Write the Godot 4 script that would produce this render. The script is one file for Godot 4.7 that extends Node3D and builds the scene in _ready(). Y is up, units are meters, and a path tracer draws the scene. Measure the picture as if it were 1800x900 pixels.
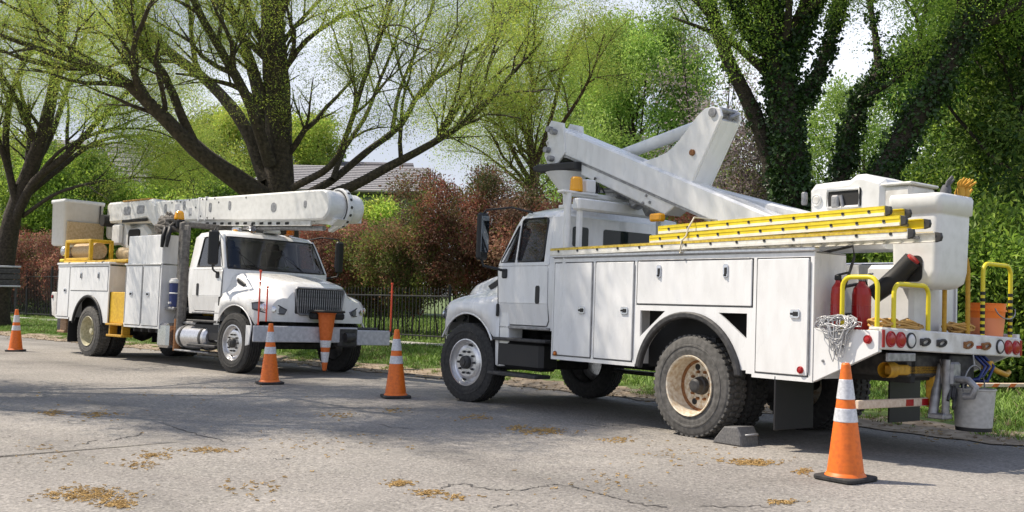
extends Node3D
# Two white utility trucks parked nose to nose along a tree-lined street.

var rng := RandomNumberGenerator.new()
var M := {}
var used := {}
var edge := PackedVector2Array()      # far edge of the road, from right to left
const FOCAL := 1850.0
const EYE := Vector3(0, 1.408, 0)
const EX := Vector3(0.999872, 0.015973, 0.000580)
const EY := Vector3(-0.015984, 0.999213, 0.036302)
const EZ := Vector3(0.0, 0.036306, -0.999341)
const SUN := Vector3(-0.62, 0.914, -0.16)


# ---------------------------------------------------------------- mesh building
class B:
	var st := SurfaceTool.new()
	var group := 0

	func _init() -> void:
		st.begin(Mesh.PRIMITIVE_TRIANGLES)
		flat()

	func flat() -> void:
		st.set_smooth_group(0xFFFFFFFF)

	func smooth() -> void:
		group += 1
		st.set_smooth_group(group)

	func tri(a: Vector3, b: Vector3, c: Vector3, n: Vector3) -> void:
		if (a - c).cross(a - b).dot(n) < 0.0:
			var t := b
			b = c
			c = t
		st.add_vertex(a)
		st.add_vertex(b)
		st.add_vertex(c)

	func quad(a: Vector3, b: Vector3, c: Vector3, d: Vector3, n: Vector3) -> void:
		tri(a, b, c, n)
		tri(a, c, d, n)

	func box(c: Vector3, s: Vector3, bev := 0.0, bs := Basis.IDENTITY) -> void:
		var h := s * 0.5
		bev = minf(bev, minf(h.x, minf(h.y, h.z)) * 0.9)
		var p := func(x: int, y: int, z: int, full: int) -> Vector3:
			var q := Vector3(x * (h.x - bev), y * (h.y - bev), z * (h.z - bev))
			q[full] = [x, y, z][full] * h[full]
			return c + bs * q
		for a in 3:
			var u := (a + 1) % 3
			var w := (a + 2) % 3
			for s1 in [-1, 1]:
				var k := []
				for pr in [[-1, -1], [1, -1], [1, 1], [-1, 1]]:
					var i := [0, 0, 0]
					i[a] = s1
					i[u] = pr[0]
					i[w] = pr[1]
					k.append(p.call(i[0], i[1], i[2], a))
				var n := Vector3.ZERO
				n[a] = s1
				quad(k[0], k[1], k[2], k[3], bs * n)
				if bev > 0.0:
					for s2 in [-1, 1]:
						var e := []
						for pr in [[-1, a], [1, a], [1, u], [-1, u]]:
							var i := [0, 0, 0]
							i[a] = s1
							i[u] = s2
							i[w] = pr[0]
							e.append(p.call(i[0], i[1], i[2], pr[1]))
						n = Vector3.ZERO
						n[a] = s1
						n[u] = s2
						quad(e[0], e[1], e[2], e[3], bs * n)
		if bev > 0.0:
			for x in [-1, 1]:
				for y in [-1, 1]:
					for z in [-1, 1]:
						tri(p.call(x, y, z, 0), p.call(x, y, z, 1), p.call(x, y, z, 2), bs * Vector3(x, y, z))

	# polygon in the plane (u, v) through o, pushed along w
	func prism(poly: PackedVector2Array, o: Vector3, u: Vector3, v: Vector3, w: Vector3, bev := 0.0) -> void:
		var area := 0.0
		for i in poly.size():
			area += poly[i].cross(poly[(i + 1) % poly.size()])
		if area < 0.0:
			poly = poly.duplicate()
			poly.reverse()
		var n := poly.size()
		var inner := PackedVector2Array()
		var outs := PackedVector2Array()
		for i in n:
			var e := poly[(i + 1) % n] - poly[i]
			outs.append(Vector2(e.y, -e.x).normalized())
		for i in n:
			var a := outs[(i + n - 1) % n]
			var b := outs[i]
			inner.append(poly[i] - (a + b) / maxf(0.3, 1.0 + a.dot(b)) * bev)
		var at := func(q: Vector2, d: float) -> Vector3: return o + u * q.x + v * q.y + w.normalized() * d
		var deep := w.length()
		var rings := [[inner, 0.0], [poly, bev], [poly, deep - bev], [inner, deep]] if bev > 0.0 else [[poly, 0.0], [poly, deep]]
		var idx := Geometry2D.triangulate_polygon(inner if bev > 0.0 else poly)
		for cap in 2:
			var r = rings[0 if cap == 0 else rings.size() - 1]
			var nn := -w if cap == 0 else w
			for k in range(0, idx.size(), 3):
				tri(at.call(r[0][idx[k]], r[1]), at.call(r[0][idx[k + 1]], r[1]), at.call(r[0][idx[k + 2]], r[1]), nn)
		for k in rings.size() - 1:
			for i in n:
				var j := (i + 1) % n
				var nn: Vector3 = u * outs[i].x + v * outs[i].y
				quad(at.call(rings[k][0][i], rings[k][1]), at.call(rings[k][0][j], rings[k][1]), at.call(rings[k + 1][0][j], rings[k + 1][1]), at.call(rings[k + 1][0][i], rings[k + 1][1]), nn)

	func tube(pts: PackedVector3Array, r: Variant, sides := 8, caps := true, closed := false) -> void:
		smooth()
		var rings := []
		var up := Vector3.UP
		var n := pts.size()
		for i in n:
			var t: Vector3
			if closed:
				t = (pts[(i + 1) % n] - pts[(i + n - 1) % n]).normalized()
			else:
				t = (pts[mini(i + 1, n - 1)] - pts[maxi(i - 1, 0)]).normalized()
			if i == 0:
				up = Vector3.UP if absf(t.y) < 0.9 else Vector3.RIGHT
			var x := up.cross(t).normalized()
			up = t.cross(x).normalized()
			var ring := PackedVector3Array()
			var rad: float = r[i] if r is Array or r is PackedFloat32Array else r
			for k in sides:
				var a := TAU * k / sides
				ring.append(pts[i] + (x * cos(a) + up * sin(a)) * rad)
			rings.append(ring)
		for i in (n if closed else n - 1):
			var i2 := (i + 1) % n
			for k in sides:
				var k2 := (k + 1) % sides
				quad(rings[i][k], rings[i][k2], rings[i2][k2], rings[i2][k], rings[i][k] + rings[i2][k2] - pts[i] - pts[i2])
		if caps and not closed:
			flat()
			for e in [0, n - 1]:
				var d := (pts[0] - pts[1]) if e == 0 else (pts[n - 1] - pts[n - 2])
				for k in sides:
					tri(pts[e], rings[e][k], rings[e][(k + 1) % sides], d)
		flat()

	func rod(a: Vector3, b: Vector3, r: float, sides := 8) -> void:
		tube(PackedVector3Array([a, b]), r, sides)

	# profile of (radius, height) turned about the Y axis of xf; soft joins the segments into one smooth skin
	func lathe(profile: Array, xf: Transform3D, segs := 24, soft := false) -> void:
		if soft:
			smooth()
		for i in profile.size() - 1:
			if not soft:
				smooth()
			var p: Vector2 = profile[i]
			var q: Vector2 = profile[i + 1]
			var d := (q - p)
			for k in segs:
				var a := TAU * k / segs
				var b := TAU * (k + 1) / segs
				var f := func(pp: Vector2, an: float) -> Vector3: return xf * Vector3(cos(an) * pp.x, pp.y, sin(an) * pp.x)
				var m := (a + b) * 0.5
				var n := xf.basis * Vector3(cos(m) * d.y, -d.x, sin(m) * d.y)
				quad(f.call(p, a), f.call(p, b), f.call(q, b), f.call(q, a), n)
		flat()

	# rings of equal length joined into a skin; c is a point inside
	func loft(rings: Array, close := true, cap0 := true, cap1 := true) -> void:
		smooth()
		var mids := []
		for r in rings:
			var m := Vector3.ZERO
			for p in r:
				m += p
			mids.append(m / r.size())
		for i in rings.size() - 1:
			var a = rings[i]
			var b = rings[i + 1]
			var n: int = a.size()
			for k in (n if close else n - 1):
				var k2 := (k + 1) % n
				var c: Vector3 = (a[k] + a[k2] + b[k] + b[k2]) * 0.25 - (mids[i] + mids[i + 1]) * 0.5
				quad(a[k], a[k2], b[k2], b[k], c)
		flat()
		for e in ([0] if cap0 else []) + ([rings.size() - 1] if cap1 else []):
			var d: Vector3 = mids[e] - mids[1 if e == 0 else e - 1]
			var r = rings[e]
			for k in r.size():
				tri(mids[e], r[k], r[(k + 1) % r.size()], d)

	func done() -> ArrayMesh:
		st.generate_normals()
		return st.commit()


func numbered(called: String) -> String:
	used[called] = used.get(called, -1) + 1
	return called if used[called] == 0 else "%s_%03d" % [called, used[called]]


func put(called: String, mesh: Mesh, m: Material, parent: Node3D = self, xf := Transform3D.IDENTITY) -> MeshInstance3D:
	var o := MeshInstance3D.new()
	o.mesh = mesh
	o.material_override = m
	o.transform = xf
	if parent == self:
		o.name = numbered(called)
	else:
		var k := 0
		var nm := called
		while parent.has_node(nm):
			k += 1
			nm = "%s_%03d" % [called, k]
		o.name = nm
	parent.add_child(o, true)
	return o


func obj(called: String, b: B, m: Material, parent: Node3D = self, xf := Transform3D.IDENTITY) -> MeshInstance3D:
	return put(called, b.done(), m, parent, xf)


func part_node(called: String, parent: Node3D, xf: Transform3D) -> Node3D:
	var o := Node3D.new()
	var k := 0
	var nm := called
	while parent.has_node(nm):
		k += 1
		nm = "%s_%03d" % [called, k]
	o.name = nm
	o.transform = xf
	parent.add_child(o, true)
	return o


func tag(o: Node3D, label: String, category: String, group := "") -> Node3D:
	o.set_meta("label", label)
	o.set_meta("category", category)
	if group:
		o.set_meta("group", group)
	return o


func thing(called: String, label: String, category: String, xf: Transform3D, group := "") -> Node3D:
	var o := Node3D.new()
	o.name = numbered(called)
	o.transform = xf
	add_child(o, true)
	return tag(o, label, category, group)


func kind(o: Node3D, k: String) -> Node3D:
	o.set_meta("kind", k)
	return o


func dup(o: Node3D, base: String, xf: Transform3D, label: String) -> Node3D:
	var c: Node3D = o.duplicate()
	c.name = numbered(base)
	c.transform = xf
	c.set_meta("label", label)
	add_child(c, true)
	return c


# ---------------------------------------------------------------- materials
func lin(r: float, g: float, b: float) -> Color:
	return Color(r, g, b).linear_to_srgb()


func noise(seed_: int, freq: float, oct := 4, type := FastNoiseLite.TYPE_SIMPLEX_SMOOTH) -> FastNoiseLite:
	var n := FastNoiseLite.new()
	n.seed = seed_
	n.frequency = freq
	n.noise_type = type
	n.fractal_octaves = oct
	return n


func ramp(stops: Array) -> Gradient:
	var g := Gradient.new()
	var off := PackedFloat32Array()
	var col := PackedColorArray()
	for s in stops:
		off.append(s[0])
		col.append(s[1])
	g.offsets = off
	g.colors = col
	return g


func ntex(seed_: int, freq: float, stops: Array, size := 256, oct := 4) -> NoiseTexture2D:
	var t := NoiseTexture2D.new()
	t.width = size
	t.height = size
	t.seamless = true
	t.noise = noise(seed_, freq, oct)
	t.color_ramp = ramp(stops)
	return t


func bump(seed_: int, freq: float, strength: float, size := 256, oct := 4) -> NoiseTexture2D:
	var t := NoiseTexture2D.new()
	t.width = size
	t.height = size
	t.seamless = true
	t.noise = noise(seed_, freq, oct)
	t.as_normal_map = true
	t.bump_strength = strength
	return t


func mat(called: String, c: Color, rough := 0.6, metal := 0.0) -> StandardMaterial3D:
	var m := StandardMaterial3D.new()
	m.resource_name = called
	m.albedo_color = c
	m.roughness = rough
	m.metallic = metal
	m.cull_mode = BaseMaterial3D.CULL_DISABLED
	M[called] = m
	return m


func tri_map(m: StandardMaterial3D, per_metre: float, world := false) -> StandardMaterial3D:
	m.uv1_triplanar = true
	m.uv1_world_triplanar = world
	m.uv1_scale = Vector3.ONE * per_metre
	return m


# a surface whose own colour wanders between two tones
func worn(called: String, a: Color, b: Color, rough: float, per_metre: float, seed_: int, metal := 0.0, bias := 0.5) -> StandardMaterial3D:
	var m := mat(called, Color.WHITE, rough, metal)
	m.albedo_texture = ntex(seed_, 0.02, [[maxf(0.0, bias - 0.3), a], [minf(1.0, bias + 0.3), b]], 256, 5)
	return tri_map(m, per_metre)


func make_materials() -> void:
	var m: StandardMaterial3D
	m = worn("paint", lin(.715, .712, .70), lin(.795, .795, .785), .32, .7, 11, 0.0, .36)
	m.uv1_scale = Vector3(1.1, .33, 1.1)
	m.normal_enabled = true
	m.normal_texture = bump(10, .008, 1.6, 256, 3)
	m.normal_scale = .25
	m.roughness_texture = ntex(9, .015, [[.3, Color(.75, .75, .75)], [.7, Color(1.5, 1.5, 1.5)]])
	m.clearcoat_enabled = true
	m.clearcoat = .5
	m.clearcoat_roughness = .08
	m = worn("old_white", lin(.52, .50, .46), lin(.72, .71, .68), .45, .9, 12, 0.0, .4)
	worn("fibre_white", lin(.66, .66, .64), lin(.76, .76, .745), .4, 1.2, 13, 0.0, .35)
	worn("cream", lin(.60, .52, .36), lin(.70, .66, .55), .5, 1.4, 14)
	mat("seam", lin(.05, .05, .055), .7)
	m = mat("glass_dark", lin(.010, .017, .015), .05)
	m.metallic_specular = .4
	m = mat("cab_glass", Color(.02, .03, .028, .42), .04)
	m.transparency = BaseMaterial3D.TRANSPARENCY_ALPHA
	m.metallic_specular = .5
	mat("seat_cloth", lin(.05, .05, .055), .9)
	mat("trim_dark", lin(.03, .03, .032), .7)
	m = mat("vent_glass", lin(.10, .14, .15), .06)
	m.metallic_specular = .7
	mat("black", lin(.012, .012, .013), .55)
	mat("matt_black", lin(.02, .02, .02), .85)
	worn("rubber", lin(.022, .022, .022), lin(.045, .044, .042), .85, 3.0, 15)
	worn("dusty_rubber", lin(.07, .067, .062), lin(.14, .135, .125), .9, 2.5, 16)
	worn("alloy", lin(.55, .55, .56), lin(.72, .72, .73), .28, 3.0, 17, .75)
	worn("chrome", lin(.6, .6, .62), lin(.7, .7, .72), .18, 3.0, 18, .9)
	worn("steel", lin(.22, .22, .225), lin(.38, .38, .385), .45, 2.0, 19, .5)
	worn("dark_steel", lin(.03, .03, .032), lin(.07, .068, .065), .6, 2.0, 20, .2)
	worn("rust_rim", lin(.44, .30, .16), lin(.74, .68, .56), .6, 3.2, 21, .1, .36)
	worn("rust", lin(.16, .06, .02), lin(.33, .16, .06), .8, 6.0, 22)
	worn("cream_rim", lin(.38, .35, .22), lin(.60, .57, .42), .5, 3.0, 23)
	worn("yellow", lin(.62, .36, .012), lin(.74, .47, .02), .42, 2.0, 24)
	worn("dull_yellow", lin(.40, .21, .015), lin(.55, .31, .02), .55, 2.5, 25)
	mat("lemon", lin(.72, .60, .02), .4)
	worn("amber_fibre", lin(.50, .33, .03), lin(.68, .50, .05), .4, 4.0, 26)
	worn("ladder_yellow", lin(.72, .56, .015), lin(.82, .66, .03), .35, 2.0, 27)
	worn("ladder_pale", lin(.70, .68, .60), lin(.80, .78, .72), .4, 2.0, 28)
	worn("wood", lin(.25, .15, .08), lin(.42, .28, .17), .7, 4.0, 29)
	worn("pale_wood", lin(.55, .42, .30), lin(.68, .56, .44), .7, 4.0, 30)
	m = worn("cone_orange", lin(.60, .115, .012), lin(.80, .17, .012), .5, 3.5, 31, 0.0, .3)
	worn("cone_faded", lin(.55, .11, .012), lin(.66, .16, .03), .6, 3.0, 32)
	worn("tape", lin(.50, .51, .53), lin(.72, .73, .75), .35, 6.0, 33)
	mat("lamp_lens", lin(.16, .17, .18), .08)
	mat("mirror", lin(.16, .18, .20), .06, 1.0)
	worn("galv", lin(.10, .095, .09), lin(.19, .18, .17), .6, 2.5, 41, .2)
	mat("red_lens", lin(.35, .012, .015), .15)
	mat("red_paint", lin(.38, .018, .015), .3)
	mat("clear_lens", lin(.6, .6, .6), .12)
	m = mat("amber_lens", lin(.80, .36, .01), .12)
	mat("orange_lens", lin(.60, .16, .01), .2)
	mat("blue", lin(.012, .025, .13), .4)
	mat("white_plastic", lin(.75, .75, .74), .4)
	mat("orange_plastic", lin(.92, .21, .015), .4)
	mat("pink_band", lin(.82, .27, .12), .45)
	worn("pail_grey", lin(.38, .37, .34), lin(.50, .49, .46), .55, 3.0, 34)
	worn("rope", lin(.45, .24, .06), lin(.62, .38, .12), .8, 12.0, 35)
	mat("clear_cord", lin(.42, .42, .42), .2)
	mat("glove_yellow", lin(.62, .33, .04), .75)
	mat("glove_grey", lin(.12, .12, .13), .8)
	mat("rod_red", lin(.75, .09, .04), .4)
	worn("plank_grey", lin(.40, .41, .44), lin(.52, .53, .56), .55, 2.0, 36)
	worn("tan", lin(.46, .33, .17), lin(.60, .46, .28), .6, 3.0, 37)
	worn("canvas_grey", lin(.12, .11, .10), lin(.24, .22, .20), .9, 5.0, 38)
	worn("concrete", lin(.34, .32, .29), lin(.46, .44, .40), .9, 2.0, 39)
	worn("chock", lin(.10, .10, .10), lin(.17, .165, .16), .85, 6.0, 40)
	# ground
	m = mat("asphalt", Color.WHITE, .92)
	m.albedo_texture = asphalt_texture()
	m.vertex_color_use_as_albedo = true
	m.normal_enabled = true
	m.normal_texture = bump(51, .12, 5.0, 512, 5)
	m.normal_scale = .45
	tri_map(m, .47, true)
	m = worn("dirt", lin(.20, .15, .10), lin(.36, .29, .21), .95, .9, 52)
	m.uv1_world_triplanar = true
	m = worn("turf", lin(.07, .10, .022), lin(.12, .175, .04), .95, .5, 53)
	m.uv1_world_triplanar = true
	m = mat("blade", Color.WHITE, .7)
	m.vertex_color_use_as_albedo = true
	m.backlight_enabled = true
	m.backlight = Color(.5, .5, .5)
	m = mat("leaf", Color.WHITE, .55)
	m.vertex_color_use_as_albedo = true
	m.backlight_enabled = true
	m.backlight = Color(1, 1, 1)
	m = mat("dark_leaf", Color.WHITE, .5)
	m.vertex_color_use_as_albedo = true
	m.backlight_enabled = true
	m.backlight = Color(.6, .6, .6)
	m = mat("litter", Color.WHITE, .9)
	m.vertex_color_use_as_albedo = true
	for b in [["bark", lin(.032, .026, .019), lin(.115, .092, .066), 61], ["bark_dark", lin(.024, .019, .014), lin(.075, .059, .043), 62], ["bark_red", lin(.06, .035, .022), lin(.13, .08, .055), 63]]:
		m = worn(b[0], b[1], b[2], .95, 1.6, b[3])
		m.normal_enabled = true
		m.normal_texture = bump(b[3] + 10, .06, 12.0)
	worn("house_green", lin(.15, .19, .115), lin(.18, .22, .14), .8, .4, 81)
	worn("house_tan", lin(.40, .36, .30), lin(.46, .42, .36), .8, .4, 82)
	worn("roof_grey", lin(.21, .20, .20), lin(.33, .32, .32), .9, 1.3, 83)
	worn("roof_dark", lin(.10, .095, .10), lin(.16, .15, .16), .9, 1.3, 84)
	mat("trim_white", lin(.36, .32, .27), .6)
	mat("pane", lin(.03, .035, .04), .08)
	mat("fence_black", lin(.015, .015, .016), .5)


func asphalt_texture() -> ImageTexture:
	var size := 1024
	var fine: Image = noise(91, .22, 3).get_seamless_image(size, size)
	var mid: Image = noise(92, .03, 4).get_seamless_image(size, size)
	var cell := noise(93, .13, 1, FastNoiseLite.TYPE_CELLULAR)
	cell.cellular_return_type = FastNoiseLite.RETURN_CELL_VALUE
	var stones: Image = cell.get_seamless_image(size, size)
	for im in [fine, mid, stones]:
		im.convert(Image.FORMAT_L8)
	var f := fine.get_data()
	var d := mid.get_data()
	var s := stones.get_data()
	var out := PackedByteArray()
	out.resize(size * size * 3)
	for i in size * size:
		var st := s[i] / 255.0
		var v := .78 + (f[i] / 255.0 - .5) * .16 + (d[i] / 255.0 - .5) * .20 + (st - .5) * .09
		if st < .07:
			v -= .09
		elif st > .94:
			v += .07
		out[i * 3] = int(clampf(v * 255.0, 0, 255))
		out[i * 3 + 1] = int(clampf(v * 250.0, 0, 255))
		out[i * 3 + 2] = int(clampf(v * 242.0, 0, 255))
	return ImageTexture.create_from_image(Image.create_from_data(size, size, false, Image.FORMAT_RGB8, out))


# ---------------------------------------------------------------- where things lie
func at(px: float, py: float, depth: float) -> Vector3:
	return EYE + (EZ + EX * (px - 900.0) / FOCAL - EY * (py - 450.0) / FOCAL) * depth


# a point on the ground under a pixel column at a depth
func ground_at(px: float, depth: float) -> Vector3:
	var x := (px - 900.0) / FOCAL * depth
	return Vector3(x, ground_y(x, -depth), -depth)


func lay_edge() -> void:
	var raw := [Vector2(30, 27), Vector2(12.05, -.9), Vector2(4.15, -12.4), Vector2(1.7, -15.5), Vector2(-2.75, -19.95), Vector2(-6.75, -23.75), Vector2(-15.5, -31.9), Vector2(-40, -54), Vector2(-90, -98)]
	for i in range(1, raw.size() - 2):
		for k in 10:
			edge.append(raw[i].cubic_interpolate(raw[i + 1], raw[i - 1], raw[i + 2], k / 10.0))
	edge.append(raw[raw.size() - 2])


# metres beyond the far edge of the road, and how far along it
func beyond(x: float, z: float) -> Vector2:
	var p := Vector2(x, z)
	var best := 1e9
	var res := Vector2.ZERO
	var run := 0.0
	for i in edge.size() - 1:
		var a := edge[i]
		var e := edge[i + 1] - a
		var l := e.length()
		var t := (p - a).dot(e) / (l * l)
		var tc := clampf(t, 0.0 if i > 0 else -20.0, 1.0 if i < edge.size() - 2 else 20.0)
		var dd := p.distance_squared_to(a + e * tc)
		if dd < best:
			best = dd
			# edge runs right to left; away from the camera is to the right of travel
			res = Vector2((p - a).cross(e) / l * -1.0, run + tc * l)
		run += l
	return res


func along(s: float, d: float) -> Vector2:
	var run := 0.0
	for i in edge.size() - 1:
		var a := edge[i]
		var e := edge[i + 1] - a
		var l := e.length()
		if s <= run + l or i == edge.size() - 2:
			var t := (s - run) / l
			var n0 := (edge[i + 1] - edge[maxi(i - 1, 0)]).normalized()
			var n1 := (edge[mini(i + 2, edge.size() - 1)] - a).normalized()
			var n := n0.lerp(n1, clampf(t, 0, 1)).normalized()
			return a + e * t + Vector2(-n.y, n.x) * d
		run += l
	return Vector2.ZERO


func cross_y(d: float) -> float:
	if d < -2.9:
		return 0.0
	if d < 0.0:
		return -.073 * smoothstep(-2.9, 0.0, d)
	if d < .6:
		return -.073 + .05 * d / .6
	return -.023 + .10 * smoothstep(.6, 4.0, d)


func ground_y(x: float, z: float) -> float:
	return cross_y(beyond(x, z).x)


# ---------------------------------------------------------------- the setting
func axis_cells(a: float, b: float, near0: float, near1: float, fine: float) -> PackedFloat32Array:
	var out := PackedFloat32Array()
	var x := a
	while x < b:
		out.append(x)
		var far := maxf(0.0, maxf(near0 - x, x - near1))
		x += fine if far <= 0.0 else fine + far * .25
	out.append(b)
	return out


func make_ground() -> void:
	var st := SurfaceTool.new()
	st.begin(Mesh.PRIMITIVE_TRIANGLES)
	st.set_smooth_group(0)
	var xs := axis_cells(-400, 400, -34, 14, .6)
	var zs := axis_cells(-500, 120, -46, 4, .6)
	for z in zs:
		for x in xs:
			var b := beyond(x, z)
			var y := cross_y(b.x) - (.035 if b.x < .3 and b.x > -13.0 else .0)
			if b.x > 4.0:
				y += .05 * sin(x * .9) * sin(z * .7)
			st.add_vertex(Vector3(x, y, z))
	var w := xs.size()
	for j in zs.size() - 1:
		for i in w - 1:
			var a := j * w + i
			for k in [a, a + 1, a + w, a + 1, a + w + 1, a + w]:
				st.add_index(k)
	st.generate_normals()
	kind(put("ground", st.commit(), M.turf), "structure")


func strip(called: String, m: Material, d0: float, d1: float, nd: int, s0: float, s1: float, ds: float, lift: float, ragged := 0.0, tint := false) -> void:
	var st := SurfaceTool.new()
	st.begin(Mesh.PRIMITIVE_TRIANGLES)
	st.set_smooth_group(0)
	var patch := noise(71, .32, 3)
	var streak := noise(72, .9, 3)
	var ns := int((s1 - s0) / ds)
	for i in ns + 1:
		var s := s0 + (s1 - s0) * i / ns
		for j in nd + 1:
			var d := lerpf(d0, d1, float(j) / nd)
			if ragged > 0.0 and (j == nd or (j == 0 and d0 > -2.0)):
				d += streak.get_noise_2d(s * 3.0, d1 * 7.0 + j) * ragged
			var p := along(s, d)
			if tint:
				var v := .45 + patch.get_noise_2d(p.x, p.y) * .13 + streak.get_noise_2d(p.x * 2.0, p.y * 2.0) * .06
				v -= .07 * smoothstep(.15, .45, patch.get_noise_2d(s * .35 + 40.0, d * 2.4)) + .06 * exp(-pow((d + 1.4) / .35, 2.0)) + .04 * exp(-pow((d + 4.1) / .5, 2.0))
				if d > -.9:
					v *= .88
				st.set_color(Color(v * 1.0, v * .968, v * .93))
			st.add_vertex(Vector3(p.x, cross_y(d) + lift, p.y))
	for i in ns:
		for j in nd:
			var a := i * (nd + 1) + j
			for k in [a, a + nd + 1, a + 1, a + 1, a + nd + 1, a + nd + 2]:
				st.add_index(k)
	st.generate_normals()
	kind(put(called, st.commit(), m), "structure")


func make_road() -> void:
	strip("road", M.asphalt, -13.0, .12, 54, 0, 90, .25, 0.0, .12, true)
	strip("verge_dirt", M.dirt, -.12, .75, 4, 0, 90, .3, .012, .35)
	strip("footpath", M.concrete, 5.0, 5.9, 2, 0, 90, .5, .03)
	# cracks in the old surface, each a thin dark line of its own
	var cr := mat("crack", lin(.07, .065, .06), .95)
	for c in [[[[0, 772], [20, 766]], .006], [[[125, 785], [148, 781], [176, 772]], .006], [[[190, 777], [214, 770], [240, 766], [256, 758]], .008], [[[478, 806], [495, 808], [512, 805]], .009], [[[770, 860], [790, 852], [815, 851], [845, 858], [880, 862], [912, 862], [945, 857], [975, 851], [1010, 856], [1045, 866], [1090, 876], [1130, 888], [1180, 893]], .008], [[[860, 893], [885, 889], [915, 886]], .006], [[[285, 742], [318, 757], [350, 764], [420, 782]], .007], [[[1340, 880], [1380, 884], [1420, 881]], .006], [[[640, 742], [690, 751], [735, 756]], .006], [[[1010, 744], [1060, 750], [1100, 747]], .006], [[[1220, 888], [1270, 892], [1330, 889], [1360, 893]], .006]]:
		var st := B.new()
		var pts := []
		for p in c[0]:
			var dir = EZ + EX * (p[0] - 900.0) / FOCAL - EY * (p[1] - 450.0) / FOCAL
			pts.append(EYE + dir * (-EYE.y / dir.y))
		var left := []
		var right := []
		for i in pts.size() - 1:
			for k in 6:
				var q: Vector3 = pts[i].lerp(pts[i + 1], k / 6.0)
				var dd: Vector3 = (pts[i + 1] - pts[i]).normalized()
				var n := Vector3(-dd.z, 0, dd.x)
				q += n * rng.randf_range(-.03, .03)
				var wd: float = c[1] * rng.randf_range(.4, 1.6) * (.3 if i == 0 and k < 2 else 1.0)
				q.y = ground_y(q.x, q.z) + .004
				left.append(q + n * wd)
				right.append(q - n * wd)
		for i in left.size() - 1:
			st.quad(left[i], left[i + 1], right[i + 1], right[i], Vector3.UP)
		kind(obj("road_crack", st, cr), "structure")


func scatter(called: String, mesh: Mesh, m: Material, places: Array, tints: Array, parent: Node3D = self) -> MultiMeshInstance3D:
	var mm := MultiMesh.new()
	mm.transform_format = MultiMesh.TRANSFORM_3D
	mm.use_colors = true
	mm.mesh = mesh
	mm.instance_count = places.size()
	for i in places.size():
		mm.set_instance_transform(i, places[i])
		mm.set_instance_color(i, tints[i])
	var o := MultiMeshInstance3D.new()
	o.multimesh = mm
	o.material_override = m
	o.name = numbered(called) if parent == self else called
	parent.add_child(o, true)
	o.set_meta("kind", "stuff")
	return o


func tuft_mesh(n: int, tall: float, spread: float, width: float) -> ArrayMesh:
	var st := SurfaceTool.new()
	st.begin(Mesh.PRIMITIVE_TRIANGLES)
	var r := RandomNumberGenerator.new()
	r.seed = 5
	for i in n:
		var a := r.randf() * TAU
		var o := Vector3(cos(a), 0, sin(a)) * r.randf() * spread
		var lean := Vector3(cos(a + r.randf()), 0, sin(a + r.randf())) * tall * r.randf_range(.1, .6)
		var side := Vector3(-sin(a * 3.0), 0, cos(a * 3.0)) * width
		var h := tall * r.randf_range(.5, 1.0)
		var mid := o + lean * .35 + Vector3.UP * h * .6
		var tip := o + lean + Vector3.UP * h
		for v in [o - side, mid - side * .8, o + side, o + side, mid - side * .8, mid + side * .8, mid - side * .8, tip, mid + side * .8]:
			st.add_vertex(v)
	st.generate_normals()
	return st.commit()


func make_grass() -> void:
	var tuft := tuft_mesh(9, .13, .07, .006)
	var places := []
	var tints := []
	var clump := noise(44, .5, 3)
	var n := 0
	while places.size() < 34000 and n < 200000:
		n += 1
		var s := rng.randf_range(0, 62)
		var d := .25 + pow(rng.randf(), 1.3) * 9.0
		if d > 4.9 and d < 6.0:
			continue
		var q := clump.get_noise_2d(s * 1.6, d * 1.6)
		if d < 1.0 and q < .05 + rng.randf() * .2:
			continue
		if q < -.25 and rng.randf() < .7:
			continue
		var p := along(s, d)
		var k := rng.randf_range(.5, 1.25) * (.7 if d < 1.2 else 1.0)
		places.append(Transform3D(Basis(Vector3.UP, rng.randf() * TAU).scaled(Vector3(k * 1.3, k, k * 1.3)), Vector3(p.x, cross_y(d) - .01, p.y)))
		var t := rng.randf()
		tints.append(Color(lerpf(.12, .25, t), lerpf(.22, .38, t), lerpf(.025, .06, t)) if rng.randf() > .12 else Color(.22, .17, .08))
	scatter("grass", tuft, M.blade, places, tints)
	# the sunlit lawn behind the fence
	places = []
	tints = []
	var big := tuft_mesh(12, .2, .22, .014)
	for i in 16000:
		var s := rng.randf_range(4, 60)
		var d := rng.randf_range(7.2, 26.0)
		var p := along(s, d)
		places.append(Transform3D(Basis(Vector3.UP, rng.randf() * TAU).scaled(Vector3.ONE * rng.randf_range(.6, 1.2)), Vector3(p.x, .07, p.y)))
		var t := rng.randf()
		tints.append(Color(lerpf(.11, .22, t), lerpf(.19, .31, t), lerpf(.025, .05, t)))
	scatter("lawn_grass", big, M.blade, places, tints)


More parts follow.
